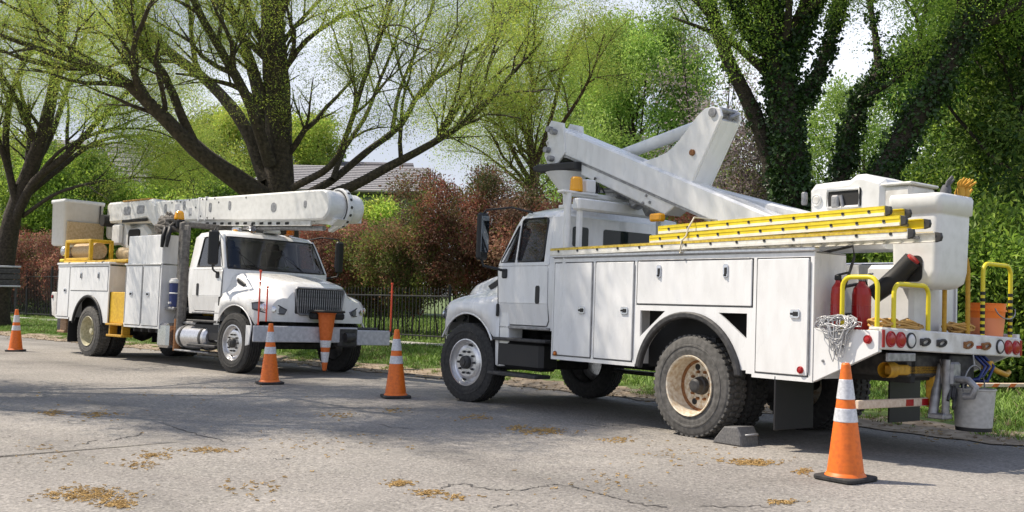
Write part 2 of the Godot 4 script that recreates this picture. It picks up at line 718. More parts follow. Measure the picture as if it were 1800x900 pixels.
func make_litter() -> void:
	# fallen catkins lying in drifts on the road
	var st := B.new()
	st.box(Vector3(0, .003, 0), Vector3(.026, .004, .004))
	st.box(Vector3(.010, .006, .010), Vector3(.02, .004, .004), 0.0, Basis(Vector3.UP, .8))
	var mesh := st.done()
	var places := []
	var tints := []
	for c in [[155, 870, 75, 12, 420], [205, 888, 30, 6, 150], [270, 801, 26, 6, 90], [360, 792, 50, 4, 130], [240, 818, 30, 6, 70], [90, 727, 24, 5, 100], [170, 729, 30, 5, 130], [700, 850, 22, 6, 120], [750, 868, 24, 5, 110], [800, 876, 26, 5, 60], [955, 758, 42, 6, 260], [910, 752, 18, 4, 80], [835, 735, 34, 5, 90], [1085, 775, 30, 5, 90], [1322, 814, 36, 5, 300], [1412, 829, 16, 5, 70], [1375, 884, 26, 4, 80], [590, 730, 40, 5, 60], [690, 722, 24, 4, 50], [440, 858, 60, 20, 60], [1200, 800, 120, 25, 80], [560, 780, 160, 30, 90], [300, 700, 200, 40, 60], [1050, 850, 120, 25, 60], [80, 800, 80, 30, 60]]:
		for i in int(c[4] * .7):
			var px = c[0] + rng.randfn() * c[2] * (.3 + .5 * rng.randf())
			var py = c[1] + rng.randfn() * c[3] * .55
			var dir = EZ + EX * (px - 900.0) / FOCAL - EY * (py - 450.0) / FOCAL
			var p = EYE + dir * (-EYE.y / dir.y)
			p.y = ground_y(p.x, p.z) + rng.randf() * .006
			places.append(Transform3D(Basis.from_euler(Vector3(rng.randf_range(-.2, .2), rng.randf() * TAU, rng.randf_range(-.2, .2))).scaled(Vector3.ONE * rng.randf_range(.6, 1.5)), p))
			var t := rng.randf()
			tints.append(Color(lerpf(.30, .52, t), lerpf(.185, .345, t), lerpf(.06, .13, t)))
	# and blown along the edge of the road
	for i in 2600:
		var s := rng.randf_range(8, 60)
		var d := rng.randfn() * .35 + .1
		var p := along(s, d)
		places.append(Transform3D(Basis(Vector3.UP, rng.randf() * TAU).scaled(Vector3.ONE * rng.randf_range(.7, 1.8)), Vector3(p.x, cross_y(d) + .016, p.y)))
		var t := rng.randf()
		tints.append(Color(lerpf(.10, .36, t), lerpf(.07, .26, t), lerpf(.03, .12, t)))
	scatter("fallen_catkins", mesh, M.litter, places, tints)


# ---------------------------------------------------------------- trees
var sprigs := {}

# a twig end with its leaves: n leaves of the given length spread through a ball
func sprig(n: int, leaf: float, spread: float, wide := .45) -> ArrayMesh:
	var key := "%d %f %f %f" % [n, leaf, spread, wide]
	if sprigs.has(key):
		return sprigs[key]
	var r := RandomNumberGenerator.new()
	r.seed = 77
	var st := SurfaceTool.new()
	st.begin(Mesh.PRIMITIVE_TRIANGLES)
	st.set_smooth_group(0xFFFFFFFF)
	for i in n:
		var o := Vector3(r.randfn(), r.randfn() * .7, r.randfn()) * spread * .5
		var d := (o.normalized() + Vector3(r.randfn(), r.randfn() - .35, r.randfn()) * .6).normalized()
		var s := d.cross(Vector3(r.randfn(), r.randfn(), r.randfn())).normalized()
		var up := s.cross(d)
		var l := leaf * r.randf_range(.7, 1.25)
		var m := o + d * l * .5
		var tip := o + d * l + up * l * -.12
		var a := m + s * l * wide * .5 + up * l * .1
		var b := m - s * l * wide * .5 + up * l * .1
		for v in [o, a, tip, o, tip, b]:
			st.add_vertex(v)
	st.generate_normals()
	sprigs[key] = st.commit()
	return sprigs[key]


class Limb:
	var verts := PackedVector3Array()
	var norms := PackedVector3Array()
	var index := PackedInt32Array()

	func add(pts: Array, radii: Array, sides: int, rough := 0.0, r: RandomNumberGenerator = null) -> void:
		var n := pts.size()
		var base := verts.size()
		var up := Vector3(.3, .2, .93)
		for i in n:
			var t: Vector3 = (pts[mini(i + 1, n - 1)] - pts[maxi(i - 1, 0)]).normalized()
			var x := up.cross(t)
			if x.length() < .05:
				x = Vector3.RIGHT.cross(t)
			x = x.normalized()
			up = t.cross(x).normalized()
			for k in sides:
				var a := TAU * k / sides
				var d := x * cos(a) + up * sin(a)
				var q: float = radii[i]
				if rough > 0.0:
					q *= 1.0 + rough * (sin(a * 3.0 + i * .7) * .5 + r.randf_range(-.5, .5))
				verts.append(pts[i] + d * q)
				norms.append(d)
		for i in n - 1:
			for k in sides:
				var a := base + i * sides + k
				var b := base + i * sides + (k + 1) % sides
				for v in [a, a + sides, b, b, a + sides, b + sides]:
					index.append(v)

	func mesh() -> ArrayMesh:
		var arr := []
		arr.resize(Mesh.ARRAY_MAX)
		arr[Mesh.ARRAY_VERTEX] = verts
		arr[Mesh.ARRAY_NORMAL] = norms
		arr[Mesh.ARRAY_INDEX] = index
		var m := ArrayMesh.new()
		m.add_surface_from_arrays(Mesh.PRIMITIVE_TRIANGLES, arr)
		return m


func curve(pts: Array, step: float) -> Array:
	var out := []
	for i in pts.size() - 1:
		var a: Vector3 = pts[i]
		var b: Vector3 = pts[i + 1]
		var pa: Vector3 = pts[i - 1] if i > 0 else a * 2.0 - b
		var pb: Vector3 = pts[i + 2] if i + 2 < pts.size() else b * 2.0 - a
		var n := maxi(1, int(a.distance_to(b) / step))
		for k in n:
			out.append(a.cubic_interpolate(b, pa, pb, float(k) / n))
	out.append(pts[pts.size() - 1])
	return out


# one limb and, from it, smaller ones; twig ends are handed back as [place, thickness]
func grow(limb: Limb, path: Array, radii: Array, level: int, o: Dictionary, ends: Array) -> void:
	var n := path.size()
	limb.add(path, radii, [10, 7, 5, 4, 3][mini(level, 4)], .12 if level == 0 else 0.0, rng)
	var length := 0.0
	for i in n - 1:
		length += path[i].distance_to(path[i + 1])
	if level >= o.levels:
		for i in range(1, n):
			ends.append(path[i])
		return
	if level == o.levels - 1:
		for i in range(n / 2, n):
			ends.append(path[i])
	var kids := int(length * o.density[level]) + 1
	for k in kids:
		var f := lerpf(o.from if level == 0 else .12, 1.0, (k + rng.randf()) / kids)
		var i := clampi(int(f * (n - 1)), 1, n - 1)
		var t: Vector3 = (path[i] - path[i - 1]).normalized()
		var side := Vector3(rng.randfn(), rng.randfn(), rng.randfn())
		side = (side - t * side.dot(t)).normalized()
		var d: Vector3 = (t * o.keep + side * o.spread + o.lift).normalized()
		var l: float = minf(o.longest[level], length * rng.randf_range(.35, .65)) * rng.randf_range(.6, 1.1) * (1.15 - .45 * f)
		var r0 := minf(radii[i] * .62, l * .03 + .004)
		var p: Vector3 = path[i]
		var kp := [p]
		var kr := [r0]
		var steps := maxi(2, int(l / o.step))
		for q in steps:
			d = (d + Vector3(rng.randfn(), rng.randfn(), rng.randfn()) * o.wobble + Vector3(0, o.bend, 0)).normalized()
			p += d * l / steps
			kp.append(p)
			kr.append(lerpf(r0, maxf(.004, r0 * .25), float(q + 1) / steps))
		grow(limb, kp, kr, level + 1, o, ends)


func leaf_tint(kinds: Array, shade: float) -> Color:
	var c: Color = kinds[rng.randi() % kinds.size()]
	var k := shade * rng.randf_range(.84, 1.18) * 1.9
	return Color(c.r * k, c.g * k, c.b * k)


func leaf_places(ends: Array, count: int, loose: float, kinds: Array, size: float, places: Array, tints: Array) -> void:
	if ends.is_empty():
		return
	var big := noise(int(rng.randi() % 1000), .22, 2)
	# leaves come in bunches round some of the twig ends, with bare twigs between
	var heart := []
	for i in maxi(1, count / 17):
		heart.append([ends[rng.randi() % ends.size()], rng.randf_range(.6, 1.6), rng.randf_range(.75, 1.3)])
	for i in count:
		var c: Array = heart[rng.randi() % heart.size()]
		var p: Vector3 = c[0]
		var spread: float = loose * c[1] * 1.3
		if rng.randf() < .22:
			p = ends[rng.randi() % ends.size()]
			spread = loose
		var shade: float = (1.0 + big.get_noise_3dv(p) * .55) * c[2]
		p += Vector3(rng.randfn(), rng.randfn() * .7, rng.randfn()) * spread
		var b := Basis.from_euler(Vector3(rng.randf() * TAU, rng.randf() * TAU, rng.randf() * TAU)).scaled(Vector3.ONE * size * rng.randf_range(.55, 1.45))
		places.append(Transform3D(b, p))
		tints.append(leaf_tint(kinds, shade))


# a tree whose stems are drawn by hand: each stem is [points, radius at its foot, radius at its tip]
func drawn_tree(called: String, label: String, group: String, stems: Array, bark: Material, o: Dictionary, leaves: Dictionary) -> Node3D:
	var base: Vector3 = stems[0][0][0]
	var root := thing(called, label, "tree", Transform3D(Basis.IDENTITY, base), group)
	var ends := []
	for k in stems.size():
		var local := []
		for p in stems[k][0]:
			local.append(p - base)
		var path := curve(local, .35)
		var radii := []
		for i in path.size():
			var f := float(i) / (path.size() - 1)
			var r: float = lerpf(stems[k][1], stems[k][2], pow(f, .8))
			if k == 0:
				r *= 1.0 + .5 * exp(-i * .9)
			radii.append(r if k == 0 else r * .86)
		var limb := Limb.new()
		grow(limb, path, radii, 0, o, ends)
		put("trunk" if k == 0 else "limb", limb.mesh(), bark, root)
	var places := []
	var tints := []
	leaf_places(ends, leaves.count, leaves.loose, leaves.kinds, leaves.get("size", 1.0), places, tints)
	scatter("crown", sprig(leaves.n, leaves.leaf, leaves.ball), leaves.get("material", M.leaf), places, tints, root)
	return root


# a tree or bush seen as a mass: clumps of leaf round limbs that reach up into them
func clump_tree(called: String, label: String, category: String, group: String, base: Vector3, tall: float, wide: float, low: float, o: Dictionary) -> Node3D:
	var root := thing(called, label, category, Transform3D(Basis.IDENTITY, base), group)
	var clumps := []
	var n: int = o.clumps
	for i in n:
		var f := (i + .5) / n
		var a := i * 2.399 + rng.randf() * .8
		var h := lerpf(low, tall * .97, f)
		var g := (h - low) / (tall - low)
		var prof: float = sqrt(maxf(0.0, 1.0 - pow(absf(g - o.get("belly", .4)) / maxf(o.get("belly", .4), 1.0 - o.get("belly", .4)), 2.2)))
		var rr: float = wide * .5 * prof * sqrt(rng.randf_range(.15, 1.0))
		clumps.append([Vector3(cos(a) * rr, h, sin(a) * rr), wide * rng.randf_range(.11, .2) * o.get("clump", 1.0)])
	var limb := Limb.new()
	var trunk := Limb.new()
	var stems: int = o.get("stems", 1)
	var r0: float = o.get("trunk", tall * .016)
	for s in stems:
		var off := Vector3(rng.randf_range(-1, 1), 0, rng.randf_range(-1, 1)) * (0.0 if stems == 1 else wide * .14)
		var top := off * 1.8 + Vector3(rng.randf_range(-.06, .06) * tall, tall * .82, rng.randf_range(-.06, .06) * tall)
		var path := curve([off + Vector3.DOWN * .05, off.lerp(top, .35) + Vector3(rng.randfn(), 0, rng.randfn()) * tall * .02, top], tall * .07)
		var radii := []
		for i in path.size():
			radii.append(lerpf(r0, r0 * .2, float(i) / (path.size() - 1)) * (1.0 + .4 * exp(-i * 1.0)))
		trunk.add(path, radii, 8, .1, rng)
		for k in range(s, n, stems):
			var c: Vector3 = clumps[k][0]
			var i := clampi(int((c.y / tall - .15) * path.size()), 1, path.size() - 1)
			var p: Vector3 = path[i]
			limb.add(curve([p, p.lerp(c, .5) + Vector3(0, -.04 * tall, 0), c], tall * .08), range(curve([p, p.lerp(c, .5), c], tall * .08).size() + 3).map(func(q): return maxf(.008, radii[i] * .5 * (1.0 - q * .1))), 5)
	put("trunk", trunk.mesh(), o.get("bark", M.bark_dark), root)
	put("limbs", limb.mesh(), o.get("bark", M.bark_dark), root)
	var places := []
	var tints := []
	var per: int = int(o.count) / n
	for c in clumps:
		var tone := rng.randf_range(.5, 1.35)
		var own: Color = o.kinds[rng.randi() % o.kinds.size()]
		for i in per:
			var v = Vector3(rng.randfn(), rng.randfn(), rng.randfn()).normalized() * pow(rng.randf(), .45) * c[1] * Vector3(1.25, .85, 1.25)
			var b := Basis.from_euler(Vector3(rng.randf() * TAU, rng.randf() * TAU, rng.randf() * TAU)).scaled(Vector3.ONE * rng.randf_range(.5, 1.6) * o.get("size", 1.0))
			places.append(Transform3D(b, c[0] + v))
			tints.append(leaf_tint([own] if rng.randf() < o.get("mixed", .3) else o.kinds, tone))
	scatter("foliage" if category != "tree" else "crown", sprig(o.get("n", 8), o.get("leaf", .16), o.get("ball", .5), o.get("slim", .45)), o.get("material", M.leaf), places, tints, root)
	return root


# ---------------------------------------------------------------- trucks: x forward from the rear axle, y up, z to the right
func pv(a: Array) -> PackedVector2Array:
	var out := PackedVector2Array()
	for p in a:
		out.append(Vector2(p[0], p[1]))
	return out


func arc(cx: float, cy: float, r: float, a0: float, a1: float, n: int) -> Array:
	var out := []
	for i in n + 1:
		var a := deg_to_rad(lerpf(a0, a1, float(i) / n))
		out.append([cx + cos(a) * r, cy + sin(a) * r])
	return out


func rounded(x0: float, y0: float, x1: float, y1: float, r: float, n := 4) -> PackedVector2Array:
	return pv(arc(x1 - r, y1 - r, r, 0, 90, n) + arc(x0 + r, y1 - r, r, 90, 180, n) + arc(x0 + r, y0 + r, r, 180, 270, n) + arc(x1 - r, y0 + r, r, 270, 360, n))


# a plate cut in the (x, y) plane, from z0 to z1
func plate(poly: PackedVector2Array, z0: float, z1: float, bev := 0.0) -> B:
	var b := B.new()
	b.prism(poly, Vector3(0, 0, z0), Vector3.RIGHT, Vector3.UP, Vector3(0, 0, z1 - z0), bev)
	return b


func boxed(c: Vector3, s: Vector3, bev := .01, bs := Basis.IDENTITY) -> B:
	var b := B.new()
	b.box(c, s, bev, bs)
	return b


func hoop(a: Vector3, b: Vector3, tall: float, r: float, bendr := .09) -> B:
	var st := B.new()
	var pts := PackedVector3Array([a])
	var d := (b - a)
	d.y = 0
	d = d.normalized()
	var top := maxf(a.y, b.y) + tall
	for i in 6:
		var t := PI / 2 * i / 5.0
		pts.append(Vector3(a.x, top - bendr, a.z) + d * bendr * (1.0 - cos(t)) + Vector3.UP * bendr * sin(t))
	for i in 6:
		var t := PI / 2 * (1.0 - i / 5.0)
		pts.append(Vector3(b.x, top - bendr, b.z) - d * bendr * (1.0 - cos(t)) + Vector3.UP * bendr * sin(t))
	pts.append(b)
	st.tube(pts, r, 10)
	return st


const OUT := Basis(Vector3(1, 0, 0), Vector3(0, 0, 1), Vector3(0, -1, 0))    # lathe axis Y becomes +Z

func lathe_z(profile: Array, segs := 36, soft := false) -> B:
	var b := B.new()
	b.lathe(profile, Transform3D(OUT, Vector3.ZERO), segs, soft)
	return b


func tyre(rear: bool) -> ArrayMesh:
	var R := .515
	var b := B.new()
	var p := [Vector2(.29, -.12), Vector2(.31, -.14), Vector2(.36, -.150), Vector2(.43, -.148), Vector2(.48, -.135), Vector2(R - .012, -.122)]
	if rear:
		p += [Vector2(R - .014, -.06), Vector2(R - .014, .06)]
	else:
		for g in [-.07, -.025, .025, .07]:
			p += [Vector2(R, g - .008), Vector2(R - .016, g - .006), Vector2(R - .016, g + .006), Vector2(R, g + .008)]
	p += [Vector2(R - .012, .122), Vector2(.48, .135), Vector2(.43, .148), Vector2(.36, .150), Vector2(.31, .14), Vector2(.29, .12)]
	b.lathe(p, Transform3D(OUT, Vector3.ZERO), 48)
	# raised ring on the sidewall
	b.lathe([Vector2(.395, .148), Vector2(.40, .155), Vector2(.415, .155), Vector2(.42, .148)], Transform3D(OUT, Vector3.ZERO), 48)
	var lugs := 46
	for i in lugs:
		var a := TAU * i / lugs
		var bs := Basis(Vector3(0, 0, 1), a)
		if rear:
			for s in [-1, 1]:
				b.box(bs * Vector3(R - .016, 0, s * .098), Vector3(.036, .042, .058), .004, bs)
			b.box(bs * Vector3(R - .012, .02, 0), Vector3(.026, .045, .085), .004, bs)
		else:
			for s in [-1, 1]:
				b.box(bs * Vector3(R - .014, 0, s * .118), Vector3(.022, .05, .012), .003, bs)
	return b.done()


var wheel_kit := {}

func make_wheel_kit() -> void:
	var k := wheel_kit
	k.steer_tyre = tyre(false)
	k.drive_tyre = tyre(true)
	var rim := lathe_z([Vector2(.285, -.12), Vector2(.305, .128), Vector2(.306, .142), Vector2(.292, .144), Vector2(.282, .118), Vector2(.270, .085), Vector2(.258, .075), Vector2(.225, .105), Vector2(.185, .118), Vector2(.10, .118), Vector2(.0, .118)], 40, false)
	k.steer_rim = rim.done()
	k.drive_rim = lathe_z([Vector2(.285, -.14), Vector2(.300, .138), Vector2(.308, .150), Vector2(.303, .157), Vector2(.292, .152), Vector2(.285, .12), Vector2(.276, .02), Vector2(.262, -.03), Vector2(.235, -.045), Vector2(.20, -.05), Vector2(.0, -.05)], 40).done()
	k.rust_ring = lathe_z([Vector2(.2625, -.022), Vector2(.257, -.026), Vector2(.245, -.036), Vector2(.236, -.041)], 40).done()
	k.lip = lathe_z([Vector2(.309, .150), Vector2(.305, .161), Vector2(.291, .156), Vector2(.286, .135)], 40).done()
	k.steer_hub = lathe_z([Vector2(.088, .115), Vector2(.085, .165), Vector2(.070, .182), Vector2(.045, .184), Vector2(.04, .198), Vector2(0, .2)], 20).done()
	k.drive_hub = lathe_z([Vector2(.095, -.05), Vector2(.09, .0), Vector2(.075, .01), Vector2(.07, .065), Vector2(.05, .08), Vector2(0, .085)], 20).done()
	k.nut = lathe_z([Vector2(.017, 0), Vector2(.016, .028), Vector2(.010, .038), Vector2(0, .04)], 6).done()
	k.hole = lathe_z([Vector2(.030, -.01), Vector2(.030, .003), Vector2(.0, .003)], 14).done()


# outward is the wheel's +z
func wheel(root: Node3D, xf: Transform3D, rear: bool, rusty: bool) -> Node3D:
	var w := part_node("wheel", root, xf)
	var k := wheel_kit
	if rear:
		put("tyre", k.drive_tyre, M.dusty_rubber, w)
		put("inner_tyre", k.drive_tyre, M.rubber, w, Transform3D(Basis.IDENTITY, Vector3(0, 0, -.335)))
		put("rim", k.drive_rim, M.rust_rim if rusty else M.cream_rim, w)
		if rusty:
			put("rust_ring", k.rust_ring, M.rust, w)
			put("rim_lip", k.lip, M.rust_rim, w)
		put("hub", k.drive_hub, M.dark_steel if rusty else M.cream_rim, w)
		for i in 10:
			var a := TAU * i / 10
			put("lug_nut", k.nut, M.rust if rusty else M.dark_steel, w, Transform3D(Basis.IDENTITY, Vector3(cos(a) * .142, sin(a) * .142, -.052)))
		for a in [1.9, 4.2, 0.1]:
			put("hand_hole", k.hole, M.matt_black, w, Transform3D(Basis.from_scale(Vector3(1.1, 1.1, 1)), Vector3(cos(a) * .195, sin(a) * .195, -.049)))
	else:
		put("tyre", k.steer_tyre, M.rubber, w)
		put("rim", k.steer_rim, M.alloy, w)
		put("hub", k.steer_hub, M.dark_steel, w)
		for i in 10:
			var a := TAU * i / 10
			put("lug_nut", k.nut, M.dark_steel, w, Transform3D(Basis.IDENTITY, Vector3(cos(a) * .143, sin(a) * .143, .116)))
		for a in [1.35, 4.5]:
			put("hand_hole", k.hole, M.matt_black, w, Transform3D(Basis(Vector3(0, 0, 1), a) * Basis.from_scale(Vector3(.75, 1.35, 1)), Vector3(cos(a) * .222, sin(a) * .222, .105)))
	return w


func cab_hw(y: float) -> float:
	var t := [[.9, 1.05], [1.02, 1.06], [1.30, 1.10], [1.76, 1.10], [2.36, .99], [2.44, .93], [2.50, .74]]
	for i in t.size() - 1:
		if y <= t[i + 1][0]:
			return lerpf(t[i][1], t[i + 1][1], clampf((y - t[i][0]) / (t[i + 1][0] - t[i][0]), 0, 1))
	return t[-1][1]


func cab_front(y: float) -> float:
	var t := [[.9, -.46], [1.30, -.44], [1.76, -.42], [2.36, -.72], [2.44, -.80], [2.50, -1.05]]
	for i in t.size() - 1:
		if y <= t[i + 1][0]:
			return lerpf(t[i][1], t[i + 1][1], clampf((y - t[i][0]) / (t[i + 1][0] - t[i][0]), 0, 1))
	return t[-1][1]


func front_bulge(u: float) -> float:
	return -.07 * u * u - .06 * pow(absf(u), 12.0)


# a pane or panel lying on the side of the cab (points are x from the front axle, y)
func side_skin(poly: Array, fx: float, side: float, proud: float, thick: float, bev := 0.0) -> B:
	var b := B.new()
	var lo := 9.0
	var hi := 0.0
	for p in poly:
		lo = minf(lo, p[1])
		hi = maxf(hi, p[1])
	var z0 := cab_hw(lo) + proud
	var z1 := cab_hw(hi) + proud
	var v := Vector3(0, 1, side * (z1 - z0) / (hi - lo))
	var o := Vector3(fx, 0, side * z0) - v * lo + Vector3(0, 0, 0)
	o.y = 0.0
	o.z = side * (z0 - (z1 - z0) / (hi - lo) * lo)
	b.prism(pv(poly), o, Vector3.RIGHT, v, Vector3(0, 0, side * thick), bev)
	return b


func outline(poly: Array, fx: float, side: float, proud: float, r: float) -> B:
	var b := B.new()
	var pts := PackedVector3Array()
	for i in poly.size():
		var a := Vector2(poly[i][0], poly[i][1])
		var c := Vector2(poly[(i + 1) % poly.size()][0], poly[(i + 1) % poly.size()][1])
		for k in 4:
			var q := a.lerp(c, .06 + k * .293)
			pts.append(Vector3(fx + q.x, q.y, side * (cab_hw(q.y) + proud)))
	b.tube(pts, r, 6, false, true)
	return b


func cab(root: Node3D, fx: float, near: float, front_seen: bool) -> void:
	# shell
	var ringf := func(y: float) -> Array:
		var out := []
		var hw := cab_hw(y)
		var xf := cab_front(y)
		var xr := -1.75 if y < 2.4 else (-1.70 if y < 2.47 else -1.55)
		for u in [-1, -.985, -.95, -.88, -.75, -.5, -.25, 0, .25, .5, .75, .88, .95, .985, 1]:
			out.append(Vector3(fx + xf + front_bulge(u), y, u * hw))
		for q in [[.12, 1.0], [.05, 1.0], [.012, .985], [0.0, .95], [0.0, 0.0], [0.0, -.95], [.012, -.985], [.05, -1.0], [.12, -1.0]]:
			out.append(Vector3(fx + xr + q[0], y, q[1] * hw))
		return out
	var b := B.new()
	var rings := []
	for y in [.98, 1.02, 1.30, 1.76, 1.80]:
		rings.append(ringf.call(y))
	b.loft(rings)
	var shell := obj("cab_shell", b, M.paint, root)
	b = B.new()
	rings = []
	for y in [2.36, 2.40, 2.44, 2.475, 2.50]:
		rings.append(ringf.call(y))
	b.loft(rings)
	obj("cab_roof", b, M.paint, root)
	# back wall and rear quarters
	b = B.new()
	b.smooth()
	for pair in [[1.80, 2.08], [2.08, 2.36]]:
		var row := func(y: float) -> Array:
			var hw := cab_hw(y)
			var out := []
			for q in [[.30, 1.0], [.05, 1.0], [.012, .985], [0.0, .95], [0.0, -.95], [.012, -.985], [.05, -1.0], [.30, -1.0]]:
				out.append(Vector3(fx - 1.75 + q[0], y, q[1] * hw))
			return out
		var r0: Array = row.call(pair[0])
		var r1: Array = row.call(pair[1])
		for k in r0.size() - 1:
			b.quad(r0[k], r0[k + 1], r1[k + 1], r1[k], (r0[k] + r0[k + 1]) * .5 - Vector3(fx - 1.0, pair[0], 0))
	obj("back_wall", b, M.paint, root)
	for s in [-1.0, 1.0]:
		b = B.new()
		var pil := PackedVector3Array()
		for y in [1.78, 1.95, 2.1, 2.25, 2.38]:
			pil.append(Vector3(fx + cab_front(y) + front_bulge(.975) - .02, y, s * .965 * cab_hw(y)))
		b.tube(pil, .042, 10)
		obj("pillar", b, M.paint, root)
	# inside: seats, wheel, dash
	for s in [-.48, .48]:
		b = B.new()
		b.box(Vector3(fx - 1.42, 1.98, s), Vector3(.14, .52, .52), .06, Basis(Vector3(0, 0, 1), .14))
		b.box(Vector3(fx - 1.46, 2.27, s), Vector3(.10, .16, .28), .04, Basis(Vector3(0, 0, 1), .14))
		obj("seat", b, M.seat_cloth, root)
	b = boxed(Vector3(fx - .66, 1.81, 0), Vector3(.34, .12, 1.9), .04)
	obj("dashboard", b, M.trim_dark, root)
	b = B.new()
	var wl := PackedVector3Array()
	for i in 20:
		var a := TAU * i / 20
		wl.append(Vector3(fx - .95, 1.90, -.48) + Basis(Vector3(0, 0, 1), .6) * Vector3(0, cos(a) * .23, sin(a) * .23))
	b.tube(wl, .016, 6, false, true)
	b.rod(Vector3(fx - .95, 1.90, -.48), Vector3(fx - .75, 1.78, -.48), .03, 8)
	obj("steering_wheel", b, M.black, root)
	# windscreen
	b = B.new()
	b.smooth()
	var ys := [1.80, 1.95, 2.1, 2.25, 2.35]
	var us := [-.93, -.8, -.6, -.3, 0, .3, .6, .8, .93]
	for i in ys.size() - 1:
		for k in us.size() - 1:
			var f := func(y: float, u: float) -> Vector3: return Vector3(fx + cab_front(y) + front_bulge(u) + .008, y + .004, u * cab_hw(y))
			b.quad(f.call(ys[i], us[k]), f.call(ys[i + 1], us[k]), f.call(ys[i + 1], us[k + 1]), f.call(ys[i], us[k + 1]), Vector3(1, .6, 0))
	var screen := obj("windscreen", b, M.cab_glass, root)
	b = B.new()
	var loop := PackedVector3Array()
	for u in us:
		loop.append(Vector3(fx + cab_front(1.79) + front_bulge(u) + .006, 1.79, u * cab_hw(1.79)))
	for y in [1.95, 2.1, 2.25]:
		loop.append(Vector3(fx + cab_front(y) + front_bulge(.935) + .006, y, .935 * cab_hw(y)))
	var back := us.duplicate()
	back.reverse()
	for u in back:
		loop.append(Vector3(fx + cab_front(2.36) + front_bulge(u) + .006, 2.36, u * cab_hw(2.36)))
	for y in [2.25, 2.1, 1.95]:
		loop.append(Vector3(fx + cab_front(y) + front_bulge(.935) + .006, y, -.935 * cab_hw(y)))
	b.tube(loop, .014, 6, false, true)
	obj("gasket", b, M.black, screen)
	for s in [-.45, .4]:
		b = B.new()
		var a := Vector3(fx + cab_front(1.80) + front_bulge(s) + .03, 1.80, s * 1.1)
		var e := Vector3(fx + cab_front(2.1) + front_bulge(s + .22) + .02, 2.05, (s + .3) * 1.05)
		b.rod(a, e, .008, 6)
		b.rod(e + Vector3(.0, -.2, -.1), e + Vector3(-.0, .12, .06), .006, 6)
		obj("wiper", b, M.black, root)
	# doors
	for s in [-1.0, 1.0]:
		var win := [[-.93, 1.815], [-.90, 2.33], [-.94, 2.355], [-1.36, 2.355], [-1.40, 2.32], [-1.42, 1.86], [-1.38, 1.815]]
		var vent := [[-.58, 1.81], [-.86, 2.30], [-.885, 1.81]]
		var pnl := [[-.585, 1.03], [-.565, 1.30], [-.545, 1.745], [-.60, 1.765], [-1.50, 1.765], [-1.53, 1.72], [-1.545, 1.10], [-1.50, 1.03]]
		var low := []
		var d := B.new()
		# lower leaf of the door, proud of the shell
		d = side_skin([[-.585, 1.30], [-.545, 1.745], [-.58, 1.762], [-1.51, 1.762], [-1.535, 1.73], [-1.545, 1.30]], fx, s, -.004, .016, .005)
		var door := obj("door", d, M.paint, root)
		d = side_skin([[-.60, 1.035], [-.585, 1.297], [-1.545, 1.297], [-1.545, 1.10], [-1.50, 1.035]], fx, s, -.004, .016, .004)
		obj("lower_panel", d, M.paint, door)
		for q in [[-.575, 1.765, -.885, 2.385, .028, 0.0], [-.885, 2.372, -1.45, 2.372, .016, .0015], [-1.505, 1.765, -1.435, 2.38, .045, .003], [-.905, 1.78, -.885, 2.36, .020, .002], [-.57, 1.785, -1.52, 1.785, .022, .0045]]:
			var p0 := Vector2(q[0], q[1])
			var p1 := Vector2(q[2], q[3])
			var nn := (p1 - p0).orthogonal().normalized() * float(q[4])
			var bp := []
			for v in [p0 + nn, p1 + nn, p1 - nn, p0 - nn]:
				bp.append([v.x, v.y])
			d = side_skin(bp, fx, s, -.012 + q[5], .022, .003)
			obj("window_frame", d, M.paint, door)
		d = side_skin(win, fx, s, -.004, .005, 0.0)
		obj("window", d, M.cab_glass, door)
		obj("window_seal", outline(win, fx, s, .006, .012), M.black, door)
		d = side_skin(vent, fx, s, -.004, .005, 0.0)
		obj("vent_window", d, M.cab_glass, door)
		obj("vent_seal", outline(vent, fx, s, .006, .009), M.black, door)
		# recessed handle
		d = side_skin([[-1.40, 1.32], [-1.385, 1.30], [-1.335, 1.30], [-1.32, 1.32], [-1.32, 1.50], [-1.335, 1.52], [-1.385, 1.52], [-1.40, 1.50]], fx, s, .011, .008, .003)
		var hd := obj("handle", d, M.black, door)
		obj("edge", outline(pnl, fx, s, .004, .006), M.seam, root)
		# tall mirror on its arms
		var mz = s * 1.34
		b = B.new()
		b.box(Vector3(fx - .50, 2.13, mz), Vector3(.09, .60, .18), .03, Basis(Vector3.UP, s * -.2))
		var mir := obj("mirror", b, M.black, root)
		b = boxed(Vector3(fx - .5, 2.13, mz) + Basis(Vector3.UP, s * -.2) * Vector3(-.047, .03, 0), Vector3(.006, .46, .14), .002, Basis(Vector3.UP, s * -.2))
		obj("mirror_glass", b, M.mirror, mir)
		b = B.new()
		b.tube(PackedVector3Array([Vector3(fx - .70, 1.70, s * 1.10), Vector3(fx - .64, 1.73, s * 1.22), Vector3(fx - .52, 1.76, s * 1.32), Vector3(fx - .50, 1.84, mz)]), .017, 8)
		b.tube(PackedVector3Array([Vector3(fx - 1.02, 2.44, s * .95), Vector3(fx - .80, 2.50, s * 1.12), Vector3(fx - .52, 2.47, s * 1.30), Vector3(fx - .50, 2.42, mz)]), .013, 8)
		b.box(Vector3(fx - .70, 1.67, s * 1.11), Vector3(.10, .12, .05), .015)
		obj("mirror_arm", b, M.black, mir)
		# sill and steps
		b = boxed(Vector3(fx - 1.06, 1.00, s * 1.06), Vector3(1.0, .035, .07), .008)
		obj("sill", b, M.steel, root)
		b = boxed(Vector3(fx - 1.07, .85, s * 1.06), Vector3(1.05, .04, .22), .01)
		obj("step", b, M.dark_steel, root)
		b = boxed(Vector3(fx - 1.0, .42, s * 1.08), Vector3(.95, .045, .26), .01)
		obj("step", b, M.dark_steel, root)
